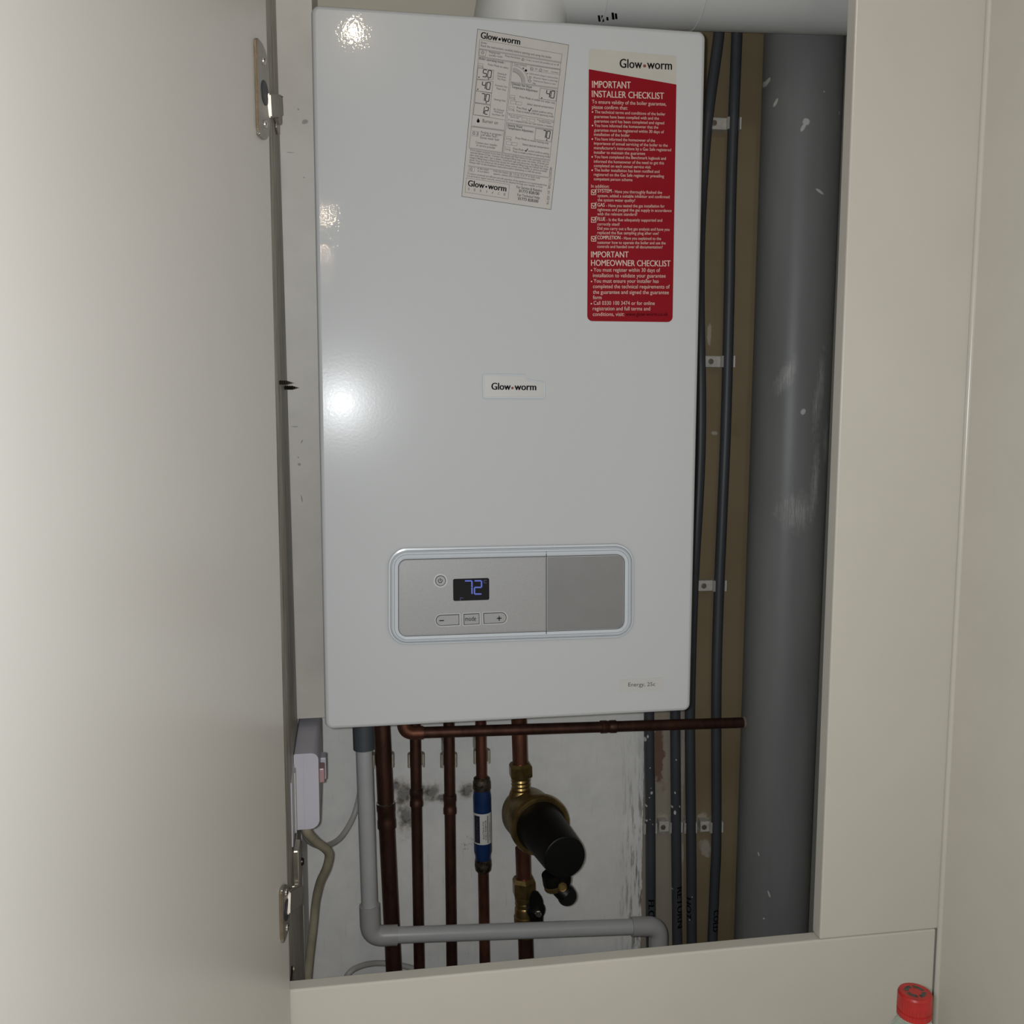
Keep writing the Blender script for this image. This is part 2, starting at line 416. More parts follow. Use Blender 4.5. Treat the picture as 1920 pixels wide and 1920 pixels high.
XL = -.001
zl = at(570, 1348, .16).z
bm = bmesh.new(); prism(bm, [Vector((XL, y, z)) for y, z in ((YT(zl)+.001, zl), (YB-.0003, zl), (YB-.0003, 1.06), (YT(1.06)+.001, 1.06))], (-.06, 0, 0))
t = NT('lining_paint_marks'); n = t.noise(18, 4, .6); nz = t.noise(140, 3)
mk = [fleck(561, 871, .12, 3, 3), fleck(559, 858, .12, 1.4, 1.4), fleck(566, 935, .13, 1.2, 8, .15), fleck(561, 216, .1, 1.6, 1.6), fleck(574, 238, .1, 6, 4, .3), fleck(566, 828, .12, 1.2, 4, -.4), fleck(552, 800, .12, 8, 1, 0), fleck(545, 293, .1, 8, .9, 0), fleck(571, 338, .1, 1.3, 1.3)]
t.set(**{'Base Color': t.mix(t.math('MULTIPLY', t.marks(mk, nz, .5, .4), .7), t.mix(t.ramp(n, .3, .7), (.51, .487, .44, 1), (.57, .545, .493, 1)), (.16, .15, .13, 1)), 'Roughness': .5}); M['lining'] = t.m
tag(obj('lining_board', bm, 'lining'), 'pale painted lining board between the batten and the boiler, above the wall box', 'board')
struct('wall_side', B(-.12, XS, .2075, YB-.0003, -.60, zl-.001), 'plaster_dark')

# ================================================================== CUPBOARD DOOR
TH = math.radians(12.5)
E0 = Vector((-.0366, -.103, 0)); DD = Vector((-math.sin(TH), -math.cos(TH), 0)); DN = Vector((math.cos(TH), -math.sin(TH), 0))
def D(s, h, z): return E0+DD*s+DN*h+Vector((0, 0, z))
def at_door(px, py):
    d = ray(px, py); t = (E0-CAM).dot(DN)/d.dot(DN); P = CAM+d*t; return (P-E0).dot(DD), P.z
bm = bmesh.new(); r = box(bm, 0, .56, -.018, 0, -.38, 1.04, bev=.0012)
for v in bm.verts: v.co = D(v.co.x, v.co.y, v.co.z)
tag(obj('cupboard_door', bm, 'door'), 'large plain cream cupboard door standing open at the left', 'door')

# ================================================================== BOILER
BW, BH = .418, .755
boiler = thing('boiler', 'white wall-hung gas boiler with red checklist sticker and blue 72 display', 'boiler')
bm = bmesh.new()
def rr_ring(ins, y, rad=.0085, n=7):
    c = [(ins, ins), (BW-ins, ins), (BW-ins, BH-ins), (ins, BH-ins)]
    return [bm.verts.new((p.x, y, p.y)) for p in rpoly(c, max(rad-ins, .002), n)]
rings = [rr_ring(i, y) for i, y in ((.0045, 0), (.0022, .0006), (.0007, .0022), (0, .0048), (0, .30))]
bm.faces.new(rings[0]); bm.faces.new(rings[-1][::-1])
for a, b in zip(rings, rings[1:]):
    for k in range(len(a)): bm.faces.new((a[k], a[(k+1) % len(a)], b[(k+1) % len(a)], b[k]))
obj('casing', bm, 'enamel', boiler, smooth=True)
obj('rear_frame', B(.004, BW-.004, .30, .343, .006, BH-.01), 'dark_steel', boiler)

# --- instruction sticker (cream, printed black, stuck on slightly turned)
Q = [(895.5, 54.6), (1066, 84.5), (1033, 393), (865.5, 368.4)]
bm = bmesh.new(); plane_prism(bm, rpoly(Q, 2, 3), 0, .0003)
st = obj('instruction_sticker', bm, 'paper', boiler, label='cream paper sticker printed with operating instructions')
YS = -.0003
Bc = Sheet(860, 50, .114583, YS); Cc = Sheet(860, 220, .114583, YS)
ink = bmesh.new(); gi = bmesh.new(); mi = bmesh.new()
Bc.line(ink, [(310, 40), (1800, 300), (1510, 2993), (50, 2778)], 5)
def logo(S_, bm, x0, y0, x1, y1, h, dot=None, rdot=15, b=.026):
    a = Vector((x0, y0)); d = Vector((x1, y1))-a
    e1 = a+d*.425; s2 = a+d*.525
    S_.t(bm, 'Glow', a.x, a.y, e1.x, e1.y, h, b); S_.t(bm, 'worm', s2.x, s2.y, x1, y1, h, b)
    m = a+d*.474; up = Vector((d.y, -d.x)).normalized()*h*.33
    S_.disc(dot or bm, m.x+up.x, m.y+up.y, rdot)
logo(Bc, ink, 360, 190, 1000, 298, 100, rdot=22)
Bc.line(gi, [(345, 210), (1690, 450), (1660, 700), (322, 480)], 4)
Bc.t(gi, 'Boiler:', 365, 275, 470, 292, 32); Bc.t(gi, 'Read the instructions carefully before starting and using the boiler.', 360, 325, 1525, 525, 36, .004)
Bc.poly(mi, [(342, 350), (1680, 575), (1677, 605), (340, 380)]); Bc.poly(mi, [(328, 480), (1660, 690), (1657, 715), (325, 505)])
Bc.line(gi, [(345, 370), (450, 388), (440, 485), (335, 468)], 4); Bc.power(gi, 393, 425, 26, 7)
T = [(Bc, 'Putting into', 498, 430, 675, 460, 30), (Bc, 'standby mode:', 495, 480, 718, 510, 30), (Bc, 'Press the button', 760, 490, 1005, 535, 30),
     (Bc, '1.5 sec.) to turn the product on or off', 1090, 555, 1640, 645, 30), (Bc, 'Press Mode to select', 480, 632, 815, 695, 32),
     (Bc, 'Heating &', 637, 775, 780, 800, 27), (Bc, 'Domestic', 635, 820, 775, 845, 27), (Bc, 'Hot Water', 635, 865, 775, 890, 27),
     (Bc, 'Domestic Hot', 595, 970, 795, 1005, 27), (Bc, 'Water Only', 612, 1022, 770, 1052, 27), (Bc, 'Heating Only', 578, 1200, 765, 1232, 27),
     (Bc, 'No Demand', 568, 1360, 740, 1388, 27), (Bc, 'Heating &', 580, 1397, 720, 1423, 27), (Bc, 'Hot Water OFF', 545, 1445, 745, 1475, 27),
     (Bc, 'Timer (if fitted)', 905, 625, 1110, 655, 25), (Bc, 'Off', 1245, 702, 1285, 709, 24), (Bc, 'Timed', 1385, 727, 1460, 740, 24), (Bc, 'Constant', 1510, 748, 1630, 768, 24),
     (Bc, 'Unfold switch change in timed position', 1150, 778, 1625, 858, 24), (Bc, 'Off period: Repeat to timed edge', 1215, 842, 1620, 908, 24),
     (Bc, 'Timed period: Repeat to cover', 1215, 892, 1590, 956, 24), (Bc, 'edge', 1208, 935, 1260, 944, 24),
     (Bc, 'Press Mode to enable hot water only', 995, 1165, 1575, 1268, 33), (Bc, 'Select desired temperature', 1118, 1282, 1550, 1348, 33),
     (Bc, 'Press Mode', 950, 1340, 1115, 1370, 33), (Bc, 'symbol confirms setting', 1198, 1388, 1535, 1438, 31), (Bc, 'Press to enable preferred operating mode', 945, 1392, 1550, 1488, 31),
     (Bc, 'Note: you can store', 815, 1450, 1035, 1487, 23), (Bc, 'factory only', 845, 1485, 985, 1508, 23), (Bc, 'Press and hold for 5 sec', 1285, 1535, 1555, 1572, 23), (Cc, 'to restore defaults', 1320, 80, 1510, 112, 23),
     (Cc, "If 'test' is displayed then use reset buttons, is disabled", 810, 55, 1535, 168, 28), (Cc, 'Burner on', 388, 82, 640, 120, 54),
     (Cc, 'Purging in progress /', 362, 258, 720, 308, 36), (Cc, 'Low water fault /', 358, 300, 640, 338, 36), (Cc, 'Excess water fault', 352, 345, 660, 388, 36),
     (Cc, 'Contact your installer', 275, 424, 630, 478, 34), (Cc, 'or service provider', 288, 470, 600, 520, 34),
     (Cc, 'Press Mode to enable heating only', 928, 352, 1470, 442, 33), (Cc, 'Select desired temperature', 1045, 458, 1475, 523, 33),
     (Cc, 'Press Mode', 890, 527, 1060, 555, 33), (Cc, 'symbol confirms setting', 1135, 562, 1475, 615, 31), (Cc, 'Press to enable preferred operating mode', 888, 572, 1485, 664, 31),
     (Cc, 'If the system pressure is too low the display will flash below 0.5 bar and boiler will not', 190, 548, 1475, 748, 31),
     (Cc, 'operate below 0.3 bar. Connect the integral filling loop under the boiler (if fitted) and', 188, 587, 1468, 787, 31),
     (Cc, 'open both taps until 1 bar is shown. Close both taps and disconnect the filling loop. If no', 182, 627, 1466, 828, 31),
     (Cc, 'integral filling loop is fitted then locate the external filling loop and follow the steps', 178, 668, 1460, 865, 31),
     (Cc, 'above. If you are unsure on the product please contact your installer or service provider.', 174, 708, 1450, 902, 31),
     (Cc, 'Always refer to the installation instructions before attempting to refill the system.', 172, 748, 1355, 930, 31),
     (Cc, 'In the event', 308, 850, 490, 877, 30), (Cc, 'of a problem:', 305, 890, 500, 918, 30), (Cc, 'Press the button', 568, 890, 810, 930, 30),
     (Cc, "1.5 sec. If an 'F' or fault code", 895, 945, 1330, 1008, 30), (Cc, 'appears, contact your installer/service provider', 568, 935, 1255, 1037, 30),
     (Cc, 'To ensure continued and efficient and safe operation of this appliance it is recommended that', 140, 928, 1440, 1128, 29),
     (Cc, 'it is serviced at regular intervals, service may be obtained through your installer or from:', 135, 968, 1375, 1158, 29)]
for S_, s, a, b, c, d, h in T: S_.t(gi, s, a, b, c, d, h, .004)
for S_, s, a, b, c, d, h in [(Bc, 'Boiler operating mode :', 335, 537, 755, 608, 36), (Bc, 'Domestic Hot Water', 868, 952, 1200, 1012, 38), (Bc, 'Temperature Adjustment', 865, 1002, 1290, 1078, 38),
                             (Cc, 'Heating Water', 798, 145, 1045, 180, 38), (Cc, 'Temperature Adjustment', 795, 190, 1220, 254, 38), (Cc, 'For Service & Repairs:', 945, 1160, 1360, 1222, 42),
                             (Cc, '01773 828100', 985, 1225, 1315, 1275, 44), (Cc, 'For Technical Help:', 960, 1288, 1330, 1340, 42), (Cc, '01773 828300', 970, 1350, 1300, 1398, 44)]:
    S_.t(ink if '017' in s else gi, s, a, b, c, d, h, .012)
for S_, s, a, b, c, d in [(Bc, '50', 380, 815, 535, 838), (Bc, '40', 365, 1010, 515, 1033), (Bc, '70', 352, 1205, 500, 1228), (Bc, '12', 345, 1415, 480, 1438),
                          (Bc, '40', 1415, 1148, 1565, 1175), (Cc, '70', 1358, 325, 1490, 348)]:
    S_.seg(ink, s, a, b, c, d, 115, 12)
for p in ((315, 675, 575, 715, 560, 865, 300, 862), (300, 862, 562, 900, 540, 1085, 280, 1048), (280, 1048, 540, 1090, 520, 1275, 262, 1240), (262, 1248, 520, 1290, 500, 1478, 240, 1438), (1335, 1005, 1610, 1052, 1592, 1220, 1315, 1178)):
    Bc.line(gi, [(p[0], p[1]), (p[2], p[3]), (p[4], p[5]), (p[6], p[7])], 5)
Bc.line(gi, [(880, 575), (735, 2060)], 4, False); Bc.line(gi, [(860, 575), (712, 2055)], 4, False)
Bc.line(gi, [(325, 500), (170, 1990)], 4, False); Bc.line(gi, [(1660, 700), (1490, 2160)], 4, False)
Bc.line(gi, [(240, 1440), (765, 1530)], 4, False); Bc.line(gi, [(805, 1415), (1565, 1540)], 4, False)
for a in ((855, 895, 1620, 1000), (225, 1615, 755, 1690), (795, 1562, 1545, 1675)): Bc.poly(mi, [(a[0], a[1]), (a[2], a[3]), (a[2]-2, a[3]+28), (a[0]-2, a[1]+28)])
Cc.poly(mi, [(180, 490), (1500, 690), (1497, 716), (177, 514)]); Cc.poly(mi, [(155, 780), (1470, 975), (1467, 998), (152, 803)]); Cc.line(gi, [(205, 150), (752, 225), (715, 575)], 4, False)
Cc.line(gi, [(1262, 180), (1540, 222), (1512, 405), (1242, 362)], 5)
Bc.line(gi, [(1665, 700), (1655, 790), (1170, 715), (1180, 640)], 3)
for k in range(10):
    a0, a1 = -1.45+.15*k, -1.45+.15*(k+1)
    Bc.poly(mi, [(862+r*math.cos(a), 905+r*1.02*math.sin(a)) for a, r in ((a0, 170), (a0, 232), (a1, 232), (a1, 170))])
Bc.ring(gi, 862, 905, 172, 6, -1.45, .02); Bc.ring(gi, 862, 905, 275, 5, -1.45, -.05); Bc.disc(gi, 1058, 683, 14); Bc.disc(ink, 1100, 718, 20); Bc.disc(gi, 1122, 768, 9)
for u, v, r in ((1200, 690, 22), (1340, 712, 24), (1168, 830, 20), (1162, 890, 24)): Bc.ring(gi, u, v, r, 7)
for u, v in ((325, 600), (845, 1120), (830, 1305)): Bc.line(gi, [(u, v), (u+75, v+12), (u+70, v+75), (u-5, v+62)], 3); Bc.line(gi, [(u+5, v+40), (u+60, v+48), (u+80, v+90)], 5, False)
for u, v in ((785, 310), (765, 480)): Cc.line(gi, [(u, v), (u+75, v+12), (u+70, v+65), (u-5, v+52)], 3); Cc.line(gi, [(u+5, v+35), (u+60, v+43), (u+75, v+75)], 5, False)
for S_, u, v in ((Bc, 850, 1210), (Bc, 945, 1225), (Cc, 780, 395), (Cc, 875, 408), (Cc, 1040, 5), (Cc, 1160, 22)): S_.line(gi, [(u, v), (u+85, v+12), (u+80, v+62), (u-5, v+50)], 3)
Cc.line(gi, [(225, 220), (330, 235), (318, 315), (215, 300)], 3); Cc.t(gi, '0.3', 232, 285, 315, 298, 50)
for S_, u, v, k in ((Bc, 1165, 1362, 1), (Cc, 1105, 540, .9)): S_.line(ink, [(u-22*k, v), (u-5*k, v+20*k), (u+25*k, v-25*k)], 12, False)
Bc.power(gi, 1050, 540, 22, 7); Cc.power(gi, 205, 850, 22, 6); Cc.power(gi, 850, 928, 20, 6); Cc.line(gi, [(172, 812), (265, 826), (255, 892), (162, 878)], 3)
Cc.poly(ink, [(320, 12), (345, 60), (338, 82), (318, 90), (298, 80), (295, 58)]); Cc.disc(gi, 319, 70, 9)
for S_, u, v in ((Bc, 488, 858), (Bc, 450, 1245), (Cc, 1440, 372), (Bc, 332, 828), (Bc, 312, 1025), (Bc, 1358, 1168)): S_.disc(ink, u, v, 10)
Cc.line(gi, [(125, 990), (830, 1100), (808, 1335), (105, 1225)], 4)
logo(Cc, ink, 150, 1125, 775, 1215, 95, rdot=16)
for i, ch in enumerate('SERVICE'):
    u = 150+i*98; v = 1190+i*15; Cc.t(gi, ch, u, v, u+(8 if ch == 'I' else 26), v+4, 38)
Cc.t(gi, '0020273173B_01 02/16', 1493, 815, 1438, 1425, 36, .004)
obj('black_print', ink, 'ink', st, label='black lettering'); obj('grey_print', gi, 'greyink', st, label='small grey lettering and lines'); obj('grey_bands', mi, 'midink', st, label='grey bands')

# --- red checklist sticker
bm = bmesh.new(); plane_prism(bm, rpoly([(1104.5, 91), (1268.5, 105), (1261, 604), (1101, 602)], [4, 4, 10, 10]), 0, .0003)
cs = obj('checklist_sticker', bm, 'film', boiler, label='tall sticker, cream above and red below')
bm = bmesh.new(); plane_prism(bm, rpoly([(1104, 129.7), (1268.2, 158.5), (1261, 604), (1101, 602)], [0.5, .5, 10, 10]), -.0003, .0001)
obj('red_field', bm, 'red', cs, label='red printed area')
R1 = Sheet(1080, 80, 220/1509, -.0004); R2 = Sheet(1080, 330, 220/1457, -.0004); wt = bmesh.new(); bk = bmesh.new(); dt = bmesh.new(); dr = bmesh.new()
R1.t(bk, 'Glow', 563, 322, 848, 332, 105, .016); R1.t(bk, 'worm', 915, 334, 1232, 349, 105, .016); R1.disc(dt, 882, 300, 20)
L1 = [('IMPORTANT', 208, 580, 703, 590, 82, .012), ('INSTALLER CHECKLIST', 205, 700, 1130, 727, 78, .012), ('To ensure validity of the boiler guarantee,', 205, 782, 1160, 812, 44, .006),
      ('please confirm that:', 205, 850, 663, 863, 44, .006), ('The technical terms and conditions of the boiler', 240, 908, 1148, 938, 36, .002), ('guarantee have been complied with and the', 232, 968, 1066, 993, 36, .002),
      ('guarantee card has been completed and signed', 232, 1025, 1133, 1052, 36, .002), ('You have informed the homeowner that the', 238, 1083, 1057, 1107, 36, .002), ('guarantee must be registered within 30 days of', 232, 1141, 1130, 1167, 36, .002),
      ('installation of the boiler', 230, 1198, 690, 1211, 36, .002), ('You have informed the homeowner of the', 238, 1256, 1015, 1278, 36, .002), ('importance of annual servicing of the boiler to the', 230, 1312, 1178, 1340, 36, .002),
      ("manufacturer's instructions by a Gas Safe registered", 230, 1370, 1222, 1398, 36, .002), ('installer to maintain the guarantee', 230, 1428, 888, 1445, 36, .002), ('You have completed the Benchmark logbook and', 235, 1485, 1155, 1508, 36, .002),
      ('informed the homeowner of the need to get this', 230, 1545, 1130, 1567, 36, .002), ('completed on each annual service visit', 230, 1600, 960, 1619, 36, .002), ('The boiler installation has been notified and', 235, 1655, 1072, 1677, 36, .002),
      ('registered on the Gas Safe register or prevailing', 228, 1713, 1130, 1736, 36, .002), ('competent person scheme', 228, 1770, 725, 1783, 36, .002)]
for s, a, b, c, d, h, bo in L1: R1.t(wt, s, a, b, c, d, h, bo)
for u, v in ((212, 892), (212, 1067), (210, 1241), (208, 1470), (207, 1641)): R1.disc(wt, u, v, 10)
L2 = [('In addition:', 188, 145, 412, 148, 38, .004), ('SYSTEM', 268, 205, 440, 208, 42, .012), ('- Have you thoroughly flushed the', 455, 211, 1067, 223, 35, .001), ('system, added a suitable inhibitor and confirmed', 268, 262, 1160, 278, 35, .001),
      ('the system water quality?', 268, 315, 733, 323, 35, .001), ('GAS', 265, 380, 355, 382, 42, .012), ('- Have you tested the gas installation for', 375, 385, 1100, 393, 35, .001), ('tightness and purged the gas supply in accordance', 265, 435, 1185, 448, 35, .001),
      ('with the relevant standard?', 265, 489, 760, 495, 35, .001), ('FLUE', 265, 555, 362, 557, 42, .012), ('- Is the flue adequately supported and', 378, 560, 1070, 568, 35, .001), ('correctly sited?', 265, 614, 542, 618, 35, .001),
      ('Did you carry out a flue gas analysis and have you', 265, 668, 1160, 682, 35, .001), ('replaced the flue sampling plug after use?', 265, 721, 1027, 731, 35, .001), ('COMPLETION', 265, 785, 550, 788, 42, .012),
      ('- Have you explained to the', 567, 790, 1055, 796, 35, .001), ('customer how to operate the boiler and use the', 265, 842, 1112, 850, 35, .001), ('controls and handed over all documentation?', 262, 893, 1075, 901, 35, .001),
      ('IMPORTANT', 187, 1010, 652, 1012, 70, .012), ('HOMEOWNER CHECKLIST', 187, 1115, 1172, 1123, 70, .012), ('You must register within 30 days of', 218, 1187, 1043, 1193, 45, .005), ('installation to validate your guarantee', 210, 1256, 1112, 1263, 45, .005),
      ('You must ensure your installer has', 218, 1325, 1025, 1328, 45, .005), ('completed the technical requirements of', 210, 1393, 1163, 1398, 45, .005), ('the guarantee and signed the guarantee', 210, 1463, 1152, 1468, 45, .005), ('form', 210, 1530, 318, 1531, 45, .005),
      ('Call 0330 100 3474 or for online', 218, 1600, 977, 1602, 45, .005), ('registration and full terms and', 208, 1668, 920, 1670, 45, .005), ('conditions, visit:', 208, 1738, 598, 1739, 45, .005)]
for s, a, b, c, d, h, bo in L2: R2.t(wt, s, a, b, c, d, h, bo)
R2.t(dr, 'www.glow-worm.co.uk', 617, 1738, 1140, 1738, 44, .012)
for u, v in ((192, 1172), (192, 1311), (190, 1586)): R2.disc(wt, u, v, 9)
for v in (203, 370, 545, 780):
    R2.line(wt, [(190, v-30), (246, v-30), (246, v+30), (190, v+30)], 8); R2.line(wt, [(203, v-8), (220, v+14), (252, v-40)], 9, False)
obj('pale_print', wt, 'pinktext', cs, label='pale lettering on the red'); obj('black_print', bk, 'ink', cs, label='black lettering on the cream')
obj('logo_dot', dt, 'dotbrown', cs); obj('dark_print', dr, 'redink', cs, label='dark web address')

# --- maker's badge
G = Sheet(880, 680, .088542, 0)
out = [(285, 250), (1160, 256), (1225, 320), (1330, 375), (1450, 400), (1585, 415), (1595, 760), (290, 750)]
pts = rpoly([(285, 250), (1160, 256), (1250, 365), (1420, 405), (1597, 415), (1597, 758), (290, 750)], [40, 25, 90, 120, 30, 45, 45])
bm = bmesh.new(); prism(bm, [G.P(*p) for p in pts], (0, -.0012, 0))
bd = obj('badge', bm, 'clearfilm', boiler, label='small pale name badge with raised rim')
bm = bmesh.new(); c = sum((Vector(p) for p in pts), Vector((0, 0)))/len(pts)
P3 = [G.P(*(Vector(p)+(c-Vector(p)).normalized()*16))+Vector((0, -.0012, 0)) for p in pts]; P3.append(P3[0]); tube(bm, P3, .00085, 8)
obj('badge_rim', bm, 'enamel_rim', bd, True)
Gt = Sheet(880, 680, .088542, -.0013); bk = bmesh.new(); dt = bmesh.new()
Gt.t(bk, 'Glow', 470, 572, 872, 576, 142, .028); Gt.t(bk, 'worm', 960, 580, 1412, 585, 142, .028); Gt.disc(dt, 912, 537, 27)
obj('black_print', bk, 'ink', bd); obj('logo_dot', dt, 'dotred', bd)

# --- model label
bm = bmesh.new(); plane_prism(bm, rpoly([(1162, 1274), (1243, 1270), (1243, 1294), (1161, 1297)], 2, 3), 0, .0002)
ml = obj('model_label', bm, 'clearfilm', boiler, label='small film label with grey lettering')
bk = bmesh.new(); Sheet(700, 1000, .28125, -.0002).t(bk, 'Energy, 25c', 1699, 1021, 1879, 1017, 25, .004); obj('grey_print', bk, 'greyink', ml)

# --- control panel
K = .28125
def kp(u, v): return (700+u*K, 1000+v*K)
OUT = [(97, 97), (1738, 64), (1738, 693), (97, 747)]; INN = [(170, 178), (1673, 144), (1669, 633), (171, 686)]
def ring_pts(t, n=10):
    c = [kp(o[0]*(1-t)+i[0]*t, o[1]*(1-t)+i[1]*t) for o, i in zip(OUT, INN)]
    return rpoly(c, (130*(1-t)+52*t)*K, n)
bm = bmesh.new(); rings = []
for t, h in ((0, -.0005), (.0, .0), (.05, .0022), (.22, .0026), (.28, .0008), (.34, .0008), (.40, .0020), (.52, .0020), (.58, .0009), (.64, .0016), (.92, .0012), (1, .0003), (1.0, -.0005)):
    rings.append([bm.verts.new(at(p.x, p.y, 0)+Vector((0, -h, 0))) for p in ring_pts(t)])
n = len(rings[0])
for a, b in zip(rings, rings[1:]):
    for k in range(n): bm.faces.new((a[k], a[(k+1) % n], b[(k+1) % n], b[k]))
cp = obj('control_panel', bm, 'enamel_rim', boiler, True, label='recessed silver control panel with white stepped surround')
for t0, t1, mt in ((.0, .035, 'midink'), (.245, .275, 'greyink'), (.35, .38, 'midink'), (.56, .585, 'midink'), (.94, 1.0, 'greyink')):
    A_ = [at(p.x, p.y, -.0028) for p in ring_pts(t0)]; B_ = [at(p.x, p.y, -.0028) for p in ring_pts(t1)]
    bm = bmesh.new(); va = [bm.verts.new(p) for p in A_]; vb = [bm.verts.new(p) for p in B_]
    for k in range(len(va)): bm.faces.new((va[k], va[(k+1) % len(va)], vb[(k+1) % len(va)], vb[k]))
    obj('groove', bm, mt, cp)
def cpoly(c, r, Y, th, mat, name, parent, n=8, **kw):
    bm = bmesh.new(); plane_prism(bm, rpoly([kp(*p) for p in c], [q*K for q in r] if isinstance(r, (list, tuple)) else r*K, n), Y, th); return obj(name, bm, mat, parent, **kw)
cpoly([(174, 181), (1148, 158), (1146, 652), (175, 683)], [50, 2, 2, 50], 0, .0009, 'silver', 'fascia', cp, label='silver speckled fascia with the buttons')
cpoly([(1158, 157), (1670, 147), (1666, 630), (1157, 649)], [4, 50, 50, 4], 0, .0012, 'silver_flap', 'flap', cp, label='smooth darker silver flap')
bm = bmesh.new(); Sheet(700, 1000, K, -.0013).line(bm, [(1153, 118), (1153, 668)], 5, False); obj('seam', bm, 'dark_steel', cp)
bm = bmesh.new(); Sheet(700, 1000, K, -.0012).line(bm, [(1158, 157), (1668, 147), (1664, 631), (1157, 649)], 3); obj('flap_edge', bm, 'silver_rim', cp)
cpoly([(531, 304), (772, 297), (773, 443), (533, 451)], 12, -.0009, .0003, 'screen', 'display', cp, label='black display window')
Ds = Sheet(700, 1000, K, -.0012)
bm = bmesh.new(); Ds.seg(bm, '72', 602, 405, 730, 404, 88, 9); obj('display_digits', bm, 'led', cp, label='lit blue number 72')
bm = bmesh.new(); Ds.line(bm, [(754, 313), (738, 313), (738, 330), (754, 330)], 4, False); obj('display_symbol', bm, 'leddim', cp); bm = bmesh.new(); Ds.line(bm, [(580, 444), (580, 428), (598, 432)], 5, False); 
obj('display_symbol', bm, 'leddim', cp)
def circ(u, v, r, Y, th, mat, name, parent, **kw):
    bm = bmesh.new(); plane_prism(bm, [kp(u+r*math.cos(2*PI*k/32), v+r*math.sin(2*PI*k/32)) for k in range(32)], Y, th); return obj(name, bm, mat, parent, **kw)
circ(448, 316, 47, -.0009, .0003, 'silver_rim', 'button_surround', cp); circ(448, 316, 36, -.0012, .0001, 'greyink', 'button_gap', cp); circ(448, 316, 31, -.0012, .0007, 'silver', 'power_button', cp)
bt = [([(408, 538), (580, 531), (581, 618), (410, 626)], [43, 8, 8, 43], 'button'), ([(593, 530), (714, 525), (716, 612), (595, 619)], 10, 'mode_button'), ([(725, 524), (895, 517), (896, 604), (728, 611)], [8, 43, 43, 8], 'button')]
for c, r, nm in bt:
    m = sum((Vector(p) for p in c), Vector((0, 0)))/4
    sh = lambda k: [Vector(p)+Vector((k*(1 if p[0] < m.x else -1), k*(1 if p[1] < m.y else -1))) for p in c]
    rr = lambda k: [max(q-k, 2) for q in r] if isinstance(r, list) else max(r-k, 2)
    cpoly(c, r, -.0009, .0003, 'silver_rim', 'button_surround', cp); cpoly(sh(7), rr(7), -.0012, .0001, 'greyink', 'button_gap', cp)
    cpoly(sh(12), rr(12), -.0012, .0007, 'silver', nm, cp)
bm = bmesh.new(); Bs = Sheet(700, 1000, K, -.0020)
Bs.line(bm, [(442, 582), (468, 581)], 6, False); obj('minus_sign', bm, 'ink', cp); bm = bmesh.new(); Bs.line(bm, [(826, 567), (852, 566)], 6, False); Bs.line(bm, [(839, 554), (839, 580)], 6, False)
obj('plus_sign', bm, 'ink', cp); bm = bmesh.new(); Bs.t(bm, 'mode', 612, 584, 684, 582, 30, .004); obj('mode_lettering', bm, 'ink', cp); bm = bmesh.new(); Bs.power(bm, 446, 316, 15, 4)
obj('power_symbol', bm, 'ink', cp)

# ================================================================== FLUE
YF = .15; RF = .055
xl = at(886, 12, YF).x; dleft = xl+RF*1.01; zc = at(1450, 52, YF).z+RF*1.02-.003
flue = thing('flue_pipe', 'white flue pipe crossing above the boiler to the right', 'pipe')
bm = bmesh.new()
path = bend_path([(dleft, YF, BH+.002), (dleft, YF, zc-.013), (.7345, YF, zc+.005)], RF*1.25, 10); tube(bm, path, RF, 40); obj('pipe', bm, 'duct', flue, True)
bm = bmesh.new(); lathe(bm, (dleft, YF, BH+.0005), (0, 0, 1), [(0, RF+.009), (.008, RF+.009), (.012, RF+.006), (.016, RF+.001)], 40); obj('collar', bm, 'duct', flue, True)
for x in (.335, .455):
    bm = bmesh.new(); lathe(bm, (x, YF, zc-.013+.018*(x-dleft)/(.7345-dleft)), (1, 0, .034), [(0, RF+.0004), (.0006, RF+.001), (.0012, RF+.001), (.0018, RF+.0004)], 40); obj('joint', bm, 'duct', flue, True)
# stamped marks on the near side of the flue
xm0 = at(1135, 40, YF-.04).x; zf = lambda x: zc-.013+.018*(x-dleft)/(.7345-dleft)
def scr_y(P):
    q = RM.transposed() @ (P-CAM); return 960+FPX*q.y/q.z
fp_ = lambda x, an: Vector((x, YF+(RF+.0004)*math.cos(an), zf(x)+(RF+.0004)*math.sin(an)))
an0 = min((math.radians(180+k*.5) for k in range(0, 160)), key=lambda a: abs(scr_y(fp_(xm0, a))-43))
for s_, u0, u1, hh in (('II', .0, .006, .011), ('1', .009, .011, .006), ('I', .0155, .0175, .011), ('I', .019, .021, .009)):
    bm = bmesh.new()
    letter(bm, s_, Vector((0, 0, 0)), Vector((u1-u0, 0, 0)), Vector((0, 0, 1)), hh, .03, fn=lambda u, w: fp_(xm0+u0+u-w*.35, an0-(w+u0*.3)/RF))
    obj('stamped_mark', bm, 'ink', flue, label='black stamped mark')

